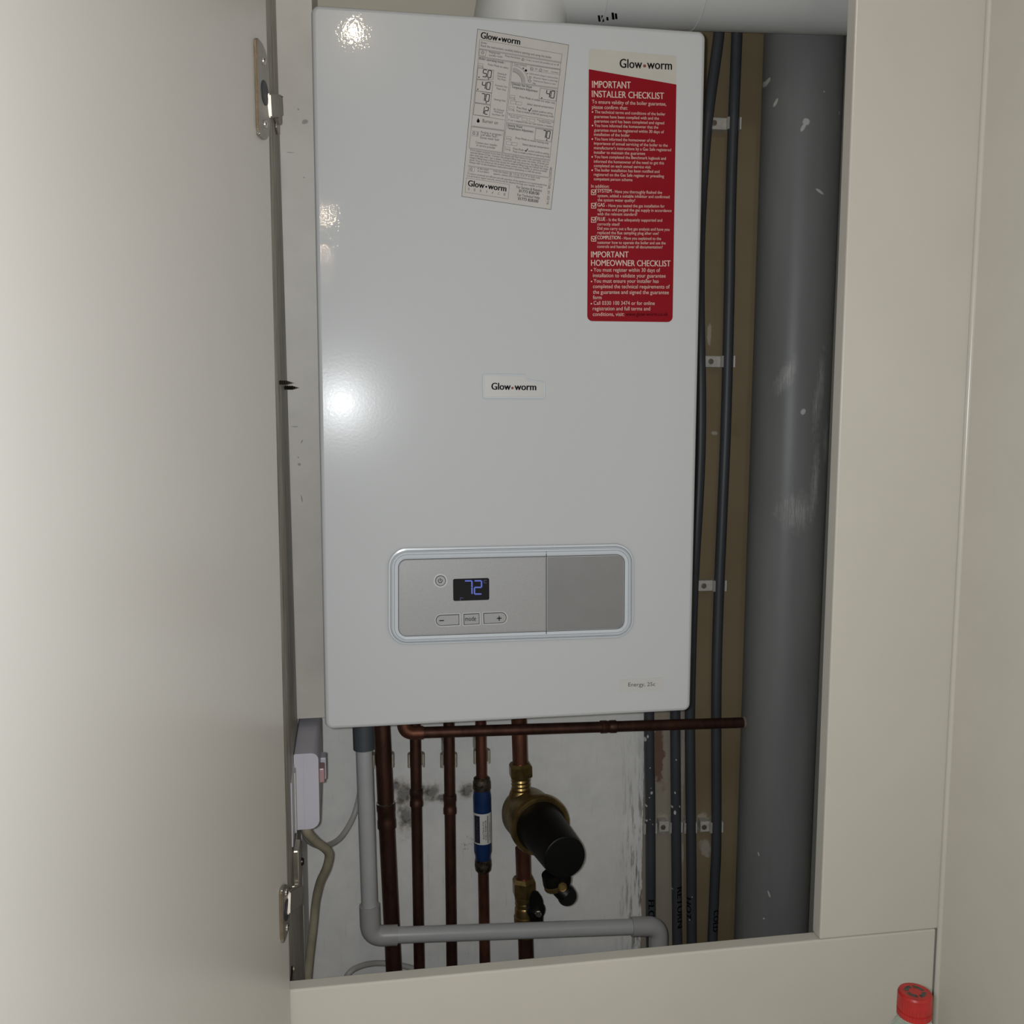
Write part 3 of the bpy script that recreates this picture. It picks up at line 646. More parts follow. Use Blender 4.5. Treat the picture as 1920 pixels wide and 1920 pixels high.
# ================================================================== SOIL PIPE
RS = .055; YSo = YB-.004-RS
rr_ = ray(1404, 900); k_ = rr_.x/rr_.y; Xt = CAM.x+k_*(YSo-CAM.y); XSo = Xt+RS*math.sqrt(1+k_*k_)
def cfleck(px, py, Y, rx, rz, rot=0):
    d = ray(px, py); a = d.x*d.x+d.y*d.y; ox, oy = CAM.x-XSo, CAM.y-YSo; b = ox*d.x+oy*d.y; c = ox*ox+oy*oy-RS*RS
    t_ = (-b-math.sqrt(max(b*b-a*c, 0)))/a; P = CAM+d*t_; k = 1.33/FPX; return (P.x, P.z, rx*k, rz*k, rot)
sl = [cfleck(1512, 228, YSo-RS, 7, 7, 0), cfleck(1507, 238, YSo-RS, 3.5, 9, -.45), cfleck(1537, 359, YSo-RS, 11, 3.2, -.5), cfleck(1457, 191, YSo-RS, 2, 8, -.25), cfleck(1446, 148, YSo-RS, 1.6, 7, -.15),
      cfleck(1572, 213, YSo-RS, 1.6, 4, -.2), cfleck(1441, 1675, YSo-RS, 2, 8, .3), cfleck(1421, 1600, YSo-RS, 1.3, 5, .2), cfleck(1431, 1721, YSo-RS, 2, 2), cfleck(1506, 772, YSo-RS, 5, 7, -.5), cfleck(1548, 63, YSo-RS, 1.5, 1.5), cfleck(1545, 172, YSo-RS, 1.5, 2)]
t = NT('grey_soil_pipe'); n1 = t.noise(14, 4, .6, (1, 1, .2)); n2 = t.noise(150, 4, .7, (1, 1, .3)); n3 = t.noise(220, 4, .8, (3, 3, .12)); nz = t.noise(120, 3)
base = t.mix(t.ramp(n1, .3, .7), (.18, .182, .18, 1), (.225, .228, .226, 1))
sc = t.marks([cfleck(1536, 735, 0, 13, 95, -.10), cfleck(1476, 705, 0, 16, 45, -.35), cfleck(1560, 690, 0, 12, 60, 0), cfleck(1528, 905, 0, 12, 95, -.06), cfleck(1495, 960, 0, 45, 45, 0), cfleck(1548, 830, 0, 10, 50, 0)], nz, .5, .8)
base = t.mix(t.math('MULTIPLY', sc, t.ramp(n3, .40, .56, .0, .95)), base, (.42, .42, .40, 1))
base = t.mix(t.ramp(n2, .74, .78, 0, .5), base, (.3, .3, .29, 1))
base = t.mix(t.marks(sl, nz, .25, .3), base, (.55, .55, .53, 1))
t.set(**{'Base Color': base, 'Roughness': .42, 'Specular IOR Level': .35})
def soil_x(px, py):
    q = ray(px, py); k = q.x/q.y; P = at(px, py, YSo); return P.x+RS*math.sqrt(1+k*k), P.z
(xa_, za_), (xb_, zb_) = soil_x(1432, 60), soil_x(1376, 1755)
sx = lambda z: xb_+(xa_-xb_)*(z-zb_)/(za_-zb_)
XSo = sx(-.04)
bm = bmesh.new(); lathe(bm, (sx(-.599), YSo, -.599), (sx(1.059)-sx(-.599), 0, 1.658), [(0, RS), (1.20, RS), (1.658, RS)], 64)
tag(obj('soil_pipe', bm, t.m, None, True), 'large scuffed grey vertical soil pipe beside the right frame board', 'pipe')

# ================================================================== SMALL GREY PIPES
RP = .0078; YP = YB-.021
def pts_at(L, Y): return [at(x, y, Y) for x, y in L]
gp = {
 'flow': ([(1217, 1100), (1217, 1400), (1219, 1500), (1220, 1720), (1221, 1775)], 'FLOW', (1222, 1688, 1745),
          [fleck(1211, 1388, YP-RP, 3, 5), fleck(1215, 1382, YP-RP, 2, 4), fleck(1219, 1440, YP-RP, 1.6, 1.6), fleck(1222, 1487, YP-RP, 3.4, 4), fleck(1218, 1496, YP-RP, 1.4, 1.4), fleck(1221, 1478, YP-RP, 1.5, 1), fleck(1213, 1513, YP-RP, 2.2, 3, .4), fleck(1214, 1541, YP-RP, 1.5, 3, -.3), fleck(1219, 1537, YP-RP, 1.2, 1.2), fleck(1224, 1546, YP-RP, 1, 2)],
          'dark grey vertical pipe hand-lettered FLOW, leftmost of the thin pipes', 1100),
 'return': ([(1266, 1100), (1266, 1350), (1267, 1490), (1268, 1600), (1270, 1780)], 'RETURN', (1275, 1664, 1740),
          [fleck(1268, 1425, YP-RP, 1.8, 1.8), fleck(1266, 1487, YP-RP, 1.6, 3, .3), fleck(1259, 1495, YP-RP, 2, 6, -.2), fleck(1262, 1515, YP-RP, 2, 3, 0), fleck(1266, 1524, YP-RP, 2.4, 5, 0), fleck(1275, 1513, YP-RP, 1.6, 3.5, .5), fleck(1263, 1670, YP-RP, 1, 1.6)],
          'dark grey vertical pipe hand-lettered RETURN with white paint splashes', 1100),
 'hot': ([(1350, 30), (1346, 80), (1325, 240), (1313, 420), (1311, 560), (1314, 760), (1311, 900), (1300, 1100), (1294, 1300), (1294, 1420), (1296, 1600), (1297, 1780)], 'HOT', (1290, 1686, 1726),
          [fleck(1289, 1640, YP-RP, 1, 3), fleck(1298, 1682, YP-RP, 1.3, 1.5), fleck(1294, 1726, YP-RP, 1.5, 1.5)],
          'dark grey pipe leaning behind the boiler edge, hand-lettered HOT below', 30),
 'cold': ([(1383, 30), (1377, 180), (1372, 312), (1369, 430), (1367, 560), (1361, 792), (1354, 965), (1347, 1134), (1343, 1300), (1343, 1571), (1340, 1652), (1335, 1780)], 'COLD', (1333, 1708, 1748), [],
          'dark grey pipe running full height, hand-lettered COLD, rightmost thin pipe', 30)}
for key, (L, word, (lx, ly0, ly1), mk, lab, _) in gp.items():
    root = thing('water_pipe', lab, 'pipe', group='thin dark grey pipes on the rear wall')
    path = smooth_path(pts_at(L, YP), 6); z0 = path[-1]
    path.append(Vector((z0.x, z0.y, -.599)))
    bm = bmesh.new(); tube(bm, path, RP, 24); obj('pipe', bm, grey_pipe('grey_pipe_'+key, (.055, .060, .069, 1), mk), root, True)
    a = at(lx, ly0, YP-RP); b = at(lx, ly1, YP-RP); bm = bmesh.new()
    def cx(z):
        for p, q in zip(path, path[1:]):
            if p.z >= z >= q.z: return p.x+(q.x-p.x)*(p.z-z)/max(p.z-q.z, 1e-6)
        return path[-1].x
    phi0 = math.asin(max(-1, min(1, (a.x-.0045-cx(a.z))/RP))) if word != 'COLD' else -.35
    def fn(u, w):
        z = a.z-u; ph = phi0+w/RP
        return Vector((cx(z)+math.sin(ph)*(RP+.00025), YP-math.cos(ph)*(RP+.00025), z))
    letter(bm, word, Vector((0, 0, 0)), Vector((a.z-b.z, 0, 0)), Vector((0, 0, 1)), .0088, .035, fn=fn)
    obj('handwriting', bm, 'ink', root, label='black marker lettering')

# ================================================================== PIPE CLIPS
def clip(px, py, Y, R, label, tabdir=0, mat='clip', h=.0165, tablen=.022, group='plastic pipe clips on the rear wall', yb=None):
    c = at(px, py, Y); yb = YB if yb is None else yb
    root = thing('pipe_clip', label, 'pipe clip', group=group)
    bm = bmesh.new(); ri, ro = R+.0006, R+.0028; pr = []
    A = math.radians(205); n = 18   # opening faces the viewer
    for k in range(n+1):
        a = PI/2-A/2*1.12+A*1.12*k/n; pr.append((c.x+ro*math.cos(a), c.y+ro*math.sin(a)))
    for k in range(n, -1, -1):
        a = PI/2-A/2*1.12+A*1.12*k/n; pr.append((c.x+ri*math.cos(a), c.y+ri*math.sin(a)))
    prism(bm, [Vector((x, min(y, yb-.0003), c.z-h/2)) for x, y in pr], (0, 0, h))
    if yb-c.y-ro > .001: box(bm, c.x-.004, c.x+.004, c.y+ro-.001, yb-.0002, c.z-h/2, c.z+h/2)
    obj('saddle', bm, mat, root)
    if tabdir:
        x0, x1 = sorted((c.x+tabdir*(ro-.001), c.x+tabdir*(ro+tablen)))
        bm = bmesh.new(); box(bm, x0, x1, c.y+.002, c.y+.0075, c.z-h/2, c.z+h/2, bev=.0012); box(bm, x0+.002, x1-.002, c.y+.0075, yb-.0002, c.z-h/2+.001, c.z+h/2-.001)
        obj('fixing_tab', bm, mat, root)
        sx = c.x+tabdir*(ro+tablen*.62)
        bm = bmesh.new(); lathe(bm, (sx, c.y+.0022, c.z), (0, -1, 0), [(0, .0052), (.0008, .0052), (.0008, .0042)], 20); obj('screw_boss', bm, mat, root, True)
        bm = bmesh.new(); lathe(bm, (sx, c.y+.0010, c.z), (0, -1, 0), [(0, .0040), (.0009, .0038), (.0011, .001)], 20); obj('screw', bm, 'hinge', root, True)
    return root
clip(1376, 232, YP, RP, 'white plastic clip on the rightmost thin pipe, topmost of its clips', -1, tablen=.030)
clip(1364.5, 678, YP, RP, 'white plastic clip on the rightmost thin pipe, level with the name badge', -1, tablen=.024)
clip(1349, 1098, YP, RP, 'white plastic clip on the rightmost thin pipe, level with the display', -1, tablen=.022)
clip(1343, 1550, YP, RP, 'white plastic clip on the pipe marked COLD, low down', -1, tablen=.014)
clip(1294, 1551, YP, RP, 'white plastic clip on the pipe marked HOT, low down')
clip(1267, 1550, YP, RP, 'white plastic clip with screw tab on the pipe marked RETURN', -1, tablen=.015)
clip(1219, 1552, YP, RP, 'white plastic clip on the pipe marked FLOW, by worn paint')

# ================================================================== COPPER PIPES
YC = .275
def cpipe(label, top, bot, R, mat='copper_dark', Y=YC, yr=None, ztop=-.0004, collars=()):
    root = thing('copper_pipe', label, 'pipe', group='vertical copper pipes under the boiler')
    a, b = at(*top, Y), at(*bot, Y); d = (a-b)
    P = lambda z: b+d*((z-b.z)/d.z)
    za, zb = (at(top[0], yr[1], Y).z if yr and yr[1] else -.599), (at(top[0], yr[0], Y).z if yr and yr[0] else ztop)
    bm = bmesh.new(); tube(bm, [P(za+(zb-za)*k/6) for k in range(7)], R, 28); obj('pipe', bm, mat, root, True)
    for y0, y1 in collars:
        z0, z1 = at(top[0], y1, Y).z, at(top[0], y0, Y).z
        bm = bmesh.new(); h = z1-z0; lathe(bm, P(z0), d, [(0, R+.0002), (.001, R+.0016), (h*.30, R+.0016), (h*.36, R+.0009), (h*.64, R+.0009), (h*.7, R+.0016), (h-.0015, R+.0016), (h, R+.0003)], 28)
        obj('coupling', bm, mat, root, True)
        bm = bmesh.new(); lathe(bm, P(z1-.0006), d, [(0, R+.0012), (.0007, R+.0013), (.0014, R+.0002)], 28); obj('solder_ring', bm, 'chrome' if h > .03 else 'solder', root, True)
    return root, P
R22, R15 = .0115, .0078
p1, _ = cpipe('thick copper pipe beside the white waste pipe, leftmost copper pipe', (718, 1400), (738, 1810), R22, collars=((1505, 1553),))
p2, _ = cpipe('thin copper pipe passing in front of scorched wall, second copper pipe from the left', (779, 1400), (786, 1810), R15, collars=((1480, 1512),))
p3, _ = cpipe('thin copper pipe with shiny soldered coupling, middle of the five copper pipes', (842, 1400), (847, 1810), R15, collars=((1490, 1526),))
p4, P4 = cpipe('thin copper pipe carrying the blue scale inhibitor', (902, 1400), (909, 1810), R15, 'copper')
p5, P5 = cpipe('thick copper pipe running from the boiler into the top of the brass filter', (974, 1380), (986, 1780), R22*.97, 'copper', yr=(None, 1458))
cpipe('short copper pipe between the brass filter and the valve with the black lever', (974, 1380), (986, 1780), R22*.97, 'copper', yr=(1590, 1668))
cpipe('dark thick copper pipe below the brass valve, going down behind the rail', (974, 1380), (986, 1780), R22*.97, 'copper_dark', yr=(1748, None))
for px, R, lab in ((718, R22, 'yellowed clip on the leftmost thick copper pipe'), (780, R15, 'yellowed clip on the second copper pipe from the left'), (841, R15, 'yellowed clip on the middle copper pipe'), (903, R15, 'yellowed clip on the copper pipe above the blue inhibitor')):
    clip(px, 1425 if px != 903 else 1418, YC, R+.0012, lab, 0, 'clip_aged', .019, group='yellowed clips behind the copper pipes')
# discharge pipe
root = thing('discharge_pipe', 'dull copper pipe running sideways just below the boiler', 'pipe')
Ya, Yb = .228, YSo
zs = []
a = at(775, 1376, Ya); b = at(1371, 1356, Yb)
b.x = XSo-RS+.001
a.y = Ya; b.y = Yb
top = Vector((at(757, 1362, Ya).x, Ya+.004, -.0004))
bm = bmesh.new(); tube(bm, bend_path([top, Vector((top.x, Ya+.002, a.z+.001)), b], .013, 10), R15, 24); obj('pipe', bm, 'copper_dark', root, True)
el = Vector((top.x, Ya+.002, a.z+.001))
bm = bmesh.new(); dxy = (b-el).normalized(); tube(bm, bend_path([el+Vector((0, 0, .024)), el, el+dxy*.026], .014, 10), R15+.0013, 24); obj('elbow', bm, 'copper', root, True)
c0 = at(1122, 1362, .27); f = (c0.x-el.x)/(b.x-el.x); c0 = el+(b-el)*f
bm = bmesh.new(); lathe(bm, c0, dxy, [(0, R15+.0002), (.001, R15+.0014), (.009, R15+.0014), (.0105, R15+.0007), (.014, R15+.0007), (.0155, R15+.0014), (.0235, R15+.0014), (.0245, R15+.0002)], 24); obj('coupling', bm, 'copper_dark', root, True)
bm = bmesh.new(); lathe(bm, (b.x-.004, Yb, b.z), (1, 0, 0), [(0, .0080), (.001, .0088), (.003, .0100)], 20); obj('filler_ring', bm, 'filler', root, True)

# blue scale inhibitor on the fourth pipe
si = thing('scale_inhibitor', 'blue in-line scale inhibitor with white label, on a copper pipe', 'water fitting')
zt = lambda y: at(904, y, YC).z
ax = (P4(0)-P4(-.3)).normalized(); RB = .0128
def seg_prof(bm, y0, y1, rs, seg=32):
    z0, z1 = zt(y1), zt(y0); H = z1-z0; return lathe(bm, P4(z0), ax, [(H*t, r) for t, r in rs], seg)
bm = bmesh.new(); seg_prof(bm, 1472, 1622, [(0, .0100), (.03, .0112), (.13, .0112), (.18, RB), (.87, RB), (.93, .0118), (1, .0115)]); obj('body', bm, 'blue', si, True)
bm = bmesh.new(); seg_prof(bm, 1456, 1480, [(0, .0120), (.1, .0128), (.62, .0126), (.75, .0116), (.9, .0116), (1, .0088)]); obj('soldered_end', bm, 'solder', si, True)
bm = bmesh.new(); seg_prof(bm, 1606, 1634, [(0, .0088), (.12, .0112), (.45, .0123), (.75, .0118), (1, .0105)]); obj('soldered_end', bm, 'solder', si, True)
z0, z1 = zt(1577), zt(1520)
cyl = lambda z, ph, R: Vector((P4(z).x+math.sin(ph)*R, P4(z).y-math.cos(ph)*R, z))
def wrap_patch(bm, z0, z1, a0, a1, R, n=16):
    g = [[bm.verts.new(cyl(z, a0+(a1-a0)*k/n, R)) for k in range(n+1)] for z in (z0, z1)]
    for k in range(n): bm.faces.new((g[0][k], g[0][k+1], g[1][k+1], g[1][k]))
    return bm
lb = obj('label_wrap', wrap_patch(bmesh.new(), z0, z1, -1.5, 1.75, RB+.0002, 24), 'whitelabel', si, True, label='white label')
obj('navy_block', wrap_patch(bmesh.new(), z0+.002, z1-.003, -1.15, -.42, RB+.0003), 'navy', lb); obj('rule_line', wrap_patch(bmesh.new(), z0+.002, z1-.003, .45, .53, RB+.0003), 'ink', lb)
bm = bmesh.new(); bm2 = bmesh.new()
def vtext(bm, s, ph, zs_, ze, h):
    letter(bm, s, Vector((0, 0, 0)), Vector((ze-zs_, 0, 0)), Vector((0, 0, 1)), h, .016, fn=lambda u, w: cyl(zs_+u, ph-w/RB, RB+.0004))
vtext(bm2, 'INSTINCT', -.58, z0+.004, z1-.005, .0050)
vtext(bm, 'ELECTROLYTIC', .08, z0+.009, z1-.010, .0022); vtext(bm, 'SCALE INHIBITOR', .33, z0+.007, z1-.009, .0022); vtext(bm, 'WATER TREATMENT', .86, z0+.005, z1-.014, .0020)
obj('black_print', bm, 'ink', lb); obj('pale_print', bm2, 'greyink', lb)

# ================================================================== BRASS FILTER
ft = thing('magnetic_filter', 'brass filter with black canister pointing forward, on the thick copper pipe', 'filter')
zt5 = lambda y: at(978, y, YC).z
ax5 = (P5(0)-P5(-.3)).normalized()
def nut(y0, y1, par, R=.0175, mat='brass', name='compression_nut'):
    z0, z1 = zt5(y1), zt5(y0); H = z1-z0; bm = bmesh.new()
    lathe(bm, P5(z0), ax5, [(0, R*.9), (H*.08, R), (H*.80, R), (H*.88, R*.93), (H, R*.82)], 6, rot=PI/6); obj(name, bm, mat, par)
Cb = at(982, 1520, YC-.004); Rg = at(1014, 1549, .222); Tp = at(1059, 1608, .118)
cax = (Tp-Rg).normalized(); L = (Tp-Rg).length
back = at(979, 1516, .300); bx_ = (Rg-back).normalized(); LB = (Rg-back).length
bm = bmesh.new(); lathe(bm, back, bx_, [(0, .018), (.003, .028), (.009, .0345), (.018, .0372), (.030, .0376), (LB*.72, .0380), (LB-.008, .0395)], 48); obj('body', bm, 'brass_body', ft, True)
bm = bmesh.new(); lathe(bm, Rg-cax*.012, cax, [(0, .037), (.001, .0425), (.011, .0425), (.0135, .0415), (.0135, .0375), (.0125, .0360)], 48); obj('collar_ring', bm, 'brass', ft, True)
bm = bmesh.new(); lathe(bm, Rg+cax*.0005, cax, [(0, .0355), (.003, .0355), (.010, .0325), (L-.006, .0285), (L-.001, .0275), (L, .0262)], 44)
obj('canister', bm, 'blackplastic', ft, True, label='black plastic canister')
bm = bmesh.new(); z0, z1 = zt5(1480), zt5(1452); H = z1-z0
lathe(bm, P5(z0-.014), ax5, [(0, .019), (.010, .0165), (.014, .0145)] + [(.014+H*k/8, .0130+(.0011 if k % 2 else 0)) for k in range(0, 9)], 30); obj('threaded_neck', bm, 'brass', ft, True)
nut(1430, 1456, ft)
# drain valve under the canister tip
dn = Vector((0, 0, -1)); dn = (dn-cax*dn.dot(cax)).normalized(); sd = cax.cross(dn)
if sd.x < 0: sd = -sd
v0 = Tp-cax*.012+dn*.020
bm = bmesh.new(); lathe(bm, v0, dn, [(0, .012), (.016, .012), (.020, .011)], 24); obj('drain_stub', bm, 'blackplastic', ft, True)
v1 = at(1032, 1652, .128); v2 = at(1060, 1671, .122); vx = (v2-v1).normalized()
bm = bmesh.new(); lathe(bm, at(1036, 1650, .127), (.25, .1, -1), [(-.010, .0125), (.004, .0135), (.0045, .0125)], 28); obj('drain_cap', bm, 'blackplastic', ft, True)
bm = bmesh.new(); o0 = at(1036, 1650, .127); prof = [(.005, .0125), (.0055, .0132), (.0115, .0132), (.0125, .0118)]
lathe(bm, o0, (.25, .1, -1), prof, 60)
for i, v in enumerate(bm.verts):
    if i % 2: 
        c_ = o0+Vector((.25, .1, -1)).normalized()*((v.co-o0).dot(Vector((.25, .1, -1)).normalized())); v.co = c_+(v.co-c_)*.955
obj('knurled_ring', bm, 'brass', ft, False, label='knurled brass ring')
bm = bmesh.new(); lathe(bm, at(1060, 1674, .134), (-.05, -1, .15), [(0, .0125), (.014, .0125), (.016, .0115)], 28); obj('drain_outlet', bm, 'blackplastic', ft, True)
bm = bmesh.new(); tube(bm, [at(1040, 1655, .130), at(1050, 1666, .126), at(1062, 1677, .122)], [.010, .0115, .0122], 24); obj('drain_outlet', bm, 'blackplastic', ft, True)
q = at(1054, 1662, .108); bm = bmesh.new(); lathe(bm, q, (-.05, -1, .15), [(0, .0058), (.0045, .0058), (.0055, .0048), (.0048, .0038), (.0048, .001)], 24); obj('drain_screw', bm, 'brass', ft, True)

# isolating valve below
vv = thing('isolating_valve', 'brass isolating valve with black lever, below the brass filter', 'valve')
nut(1645, 1678, vv, .0178)
z0, z1 = zt5(1752), zt5(1678); H = z1-z0; bm = bmesh.new()
lathe(bm, P5(z0), ax5, [(0, .0165), (H*.10, .0165), (H*.12, .0135), (H*.2, .0135), (H*.22, .0158), (H*.48, .0162), (H*.5, .0150), (H*.68, .0145), (H*.72, .0132), (H*.80, .0142), (H*.84, .0132), (H*.9, .0142), (H, .0130)], 32); obj('valve_body', bm, 'brass', vv, True)
hb = at(1007, 1711, YC-.030)
bm = bmesh.new(); lathe(bm, hb+Vector((-.004, .020, 0)), (.2, -1, .1), [(0, .009), (.010, .0105), (.012, .0135), (.019, .0135), (.021, .0120)], 28); obj('lever_hub', bm, 'blackplastic', vv, True)
bm = bmesh.new(); prism(bm, [hb+Vector(p) for p in ((-.012, .006, .004), (.010, .006, .004), (.008, .006, .020), (.001, .006, .031), (-.007, .006, .031), (-.011, .006, .020))], (0, -.008, 0)); bmesh.ops.bevel(bm, geom=bm.edges[:], offset=.0015, segments=2, affect='EDGES'); obj('lever', bm, 'blackplastic', vv)
bm = bmesh.new(); prism(bm, [hb+Vector(p) for p in ((-.010, .008, -.006), (.009, .008, -.006), (.008, .008, -.034), (-.009, .008, -.034))], (0, -.008, 0)); obj('lever_tail', bm, 'blackplastic', vv)
bm = bmesh.new(); lathe(bm, at(1009, 1713, YC-.036), (.1, -1, .1), [(-.006, .0052), (0, .0052), (.001, .0048), (.001, .0038), (.006, .0036), (.007, .003)], 6); obj('lever_screw', bm, 'chrome', vv)

# ================================================================== WASTE PIPE
YW = .20; RW = .0108
ws = thing('waste_pipe', 'pale grey plastic waste pipe turning under the copper pipes', 'pipe')
A = at(678, 1300, YW); Bv = at(694.5, 1755, YW); Cv = at(1235, 1736, YW)
A = Vector((at(681, 1400, YW).x-.001, YW, .003)); Dn = Vector((Cv.x+.002, YW, -.599))
bm = bmesh.new(); tube(bm, bend_path([A, Bv, Cv, Dn], .018, 10), RW, 28); obj('pipe', bm, 'upvc', ws, True)
hx = (Cv-Bv).normalized(); up = (A-Bv).normalized()
def sock(p, d, L_, name='elbow'):
    pass
bm = bmesh.new(); tube(bm, bend_path([Bv+up*.044, Bv, Bv+hx*.036], .017, 10), RW+.0027, 28); obj('elbow', bm, 'upvc_fit', ws, True)
bm = bmesh.new(); tube(bm, bend_path([Cv-hx*.040, Cv, Cv+Vector((0, 0, -.04))], .017, 10), RW+.0026, 28); obj('elbow', bm, 'upvc_fit', ws, True)
zg0 = at(678, 1405, YW).z; f = (zg0-Bv.z)/(A.z-Bv.z); g0 = Bv+(A-Bv)*f
bm = bmesh.new(); lathe(bm, g0, up, [(0, RW+.0008), (.0006, RW+.0030), (.07, RW+.0030)], 28); obj('coupler', bm, 'socketgrey', ws, True, label='dark grey coupler')

# ================================================================== SWITCHED BOX ON THE SIDE WALL
sb = thing('wall_socket', 'lilac-white switched wall box on the left side, beside the boiler corner', 'socket')
yn, yf = .062, .205; xr = -.0085
zT, zB = atx(575, 1413, -.02).z, atx(575, 1556, -.02).z
zT = at(575, 1413, yn).z; zB = at(575, 1555, yn).z
bm = bmesh.new(); xa = at(552, 1480, yn).x; xr = at(598, 1480, yn).x
prism(bm, [Vector((p.x, yn, p.y)) for p in rpoly([(xa, zB), (xr, zB), (xr, zT), (xa, zT)], [.002, .011, .008, .002], 6)], (0, yf-yn, 0)); obj('housing', bm, 'boxplastic', sb, True)
xs_ = (xa+xr)/2-.003
bm = bmesh.new(); box(bm, xs_-.0003, xs_+.0003, yn-.0003, yn+.001, zB+.001, zT-.001); obj('seam', bm, 'boxgrey', sb)
bm = bmesh.new(); box(bm, XS, xa, yn+.006, yf-.004, zB+.002, zT-.001); obj('backing', bm, 'dark_gap', sb, label='dark backing strip')
bm = bmesh.new(); box(bm, XS, XS+.0012, .005, yf-.01, zB+.006, zT-.012); obj('backing_edge', bm, 'boxplastic', sb)
bm = bmesh.new(); box(bm, XS+.0014, XS+.0030, .045, yf-.01, zB+.004, zT-.016); obj('backing_edge', bm, 'clip', sb)
bm = bmesh.new(); zr0, zr1 = zT-.062, zT-.010
for i, (y, ya, yb_) in enumerate(((.095, 1441, 1468), (.140, 1421, 1462))):
    bm = bmesh.new(); box(bm, xr-.001, at(608.5+3.5*i, 1440, y+.01).x, y, y+.022, at(605, yb_, y).z, at(605, ya, y).z, bev=.0015); r_ = obj('rocker_switch', bm, 'boxplastic' if i else 'redneon', sb, label='white rocker' if i else 'red-tinted rocker')
# cables
bm = bmesh.new()
tube(bm, smooth_path([at(570, 1540, .11), at(576, 1560, .11), at(592, 1578, .13), at(611, 1592, .15), at(617, 1604, .16), at(612, 1628, .17), at(600, 1655, .19), at(592, 1690, .21), at(587, 1740, .22), at(580, 1800, .22), at(576, 1850, .22), at(575, 1870, .22)], 6), .0057, 14)
tag(obj('power_cable', bm, 'cable', None, True), 'yellowed cable hanging from the wall box down to the rail', 'cable')
bm = bmesh.new()
tube(bm, smooth_path([at(566, 1545, .16), at(576, 1572, .19), at(592, 1584, .23), at(612, 1586, .26), at(635, 1574, .29), at(652, 1552, .31), at(665, 1525, .325), at(674, 1490, .33), at(680, 1440, .33)], 6), .0042, 14)
tag(obj('power_cable', bm, 'cable_grey', None, True), 'pale grey cable curving from the wall box behind the waste pipe', 'cable')
bm = bmesh.new()
tube(bm, smooth_path([at(640, 1850, .30), at(655, 1824, .30), at(675, 1812, .31), at(705, 1806, .32), at(745, 1809, .325), at(790, 1822, .325), at(810, 1850, .325)], 6), .0042, 14)
tag(obj('power_cable', bm, 'cable_grey', None, True), 'pale grey cable looped just above the rail, behind the leftmost copper pipe', 'cable')

# ================================================================== HINGES
def door_plate(root, pts, th, mat, name='cup_plate', h0=.0002):
    bm = bmesh.new(); prism(bm, [D(p[0], h0, p[1]) for p in pts], DN*th); bmesh.ops.bevel(bm, geom=bm.edges[:], offset=min(.0008, th*.3), segments=2, affect='EDGES'); return obj(name, bm, mat, root, True)
def quad_bar(bm, P, Q_, w, t, upv=Vector((0, 0, 1))):
    d = (Q_-P).normalized(); s = d.cross(upv).normalized(); u = s.cross(d).normalized()
    prism(bm, [P+u*w/2-s*t/2, P-u*w/2-s*t/2, P-u*w/2+s*t/2, P+u*w/2+s*t/2], Q_-P)
    bmesh.ops.bevel(bm, geom=bm.edges[:], offset=.0012, segments=2, affect='EDGES'); return bm
def hinge(label, sx0, sx1, ytop, ybot, arm0, arm1, aw, body):
    root = thing('door_hinge', label, 'hinge', group='door hinges')
    s0, z0 = at_door(sx1, ytop); s1, _ = at_door(sx0, ytop+10); zb = at_door(sx0, ybot)[1]
    W_ = s1-s0; Hh = z0-zb
    pts = rpoly([(s0, zb), (s1, zb), (s1, z0), (s0, z0)], [min(W_*.8, .018), .002, .002, min(W_*.8, .018)], 6)
    pl = door_plate(root, pts, .0028, 'hinge')
    bm = bmesh.new(); quad_bar(bm, D(s1+.0004, .0016, zb+.004), D(s1+.0004, .0016, z0-.002), .0014, .0032, DN); obj('plate_edge', bm, 'hinge_gold', pl)
    for zz in (z0-Hh*.17, zb+Hh*.17):
        bm = bmesh.new(); lathe(bm, D((s0+s1)/2-.001, .003, zz), DN, [(0, .0038), (.0012, .0034), (.0020, .0015)], 16); obj('screw', bm, 'chrome', root, True)
    bm = bmesh.new(); lathe(bm, D(s0+W_*.45, .0025, (z0+zb)/2), DN, [(0, .0105), (.001, .0105), (.0014, .008)], 24); obj('cup', bm, 'dark_steel', root, True)
    bm = bmesh.new(); quad_bar(bm, arm0, arm1, aw, .006); obj('arm', bm, 'hinge', root)
    return root
# upper hinge
a0 = D(.013, .003, at_door(492, 194)[1]); a1 = at(523, 198, -.02)
up_h = hinge('nickel hinge near the top of the open cupboard door', 477, 497, 95, 250, a0, a1, .020, None)
bm = bmesh.new(); box(bm, XS, a1.x+.001, a1.y-.003, a1.y+.022, a1.z-.013, a1.z+.011, bev=.002); obj('arm_body', bm, 'hinge', up_h)
bm = bmesh.new(); lathe(bm, at(508, 216, -.025), (1, 0, 0), [(0, .0028), (.0075, .0028)], 14); obj('pivot', bm, 'chrome', up_h, True)
bm = bmesh.new(); box(bm, XS, XS+.003, a1.y+.020, a1.y+.048, a1.z-.016, a1.z+.013, bev=.001); obj('mounting_plate', bm, 'hinge', up_h)
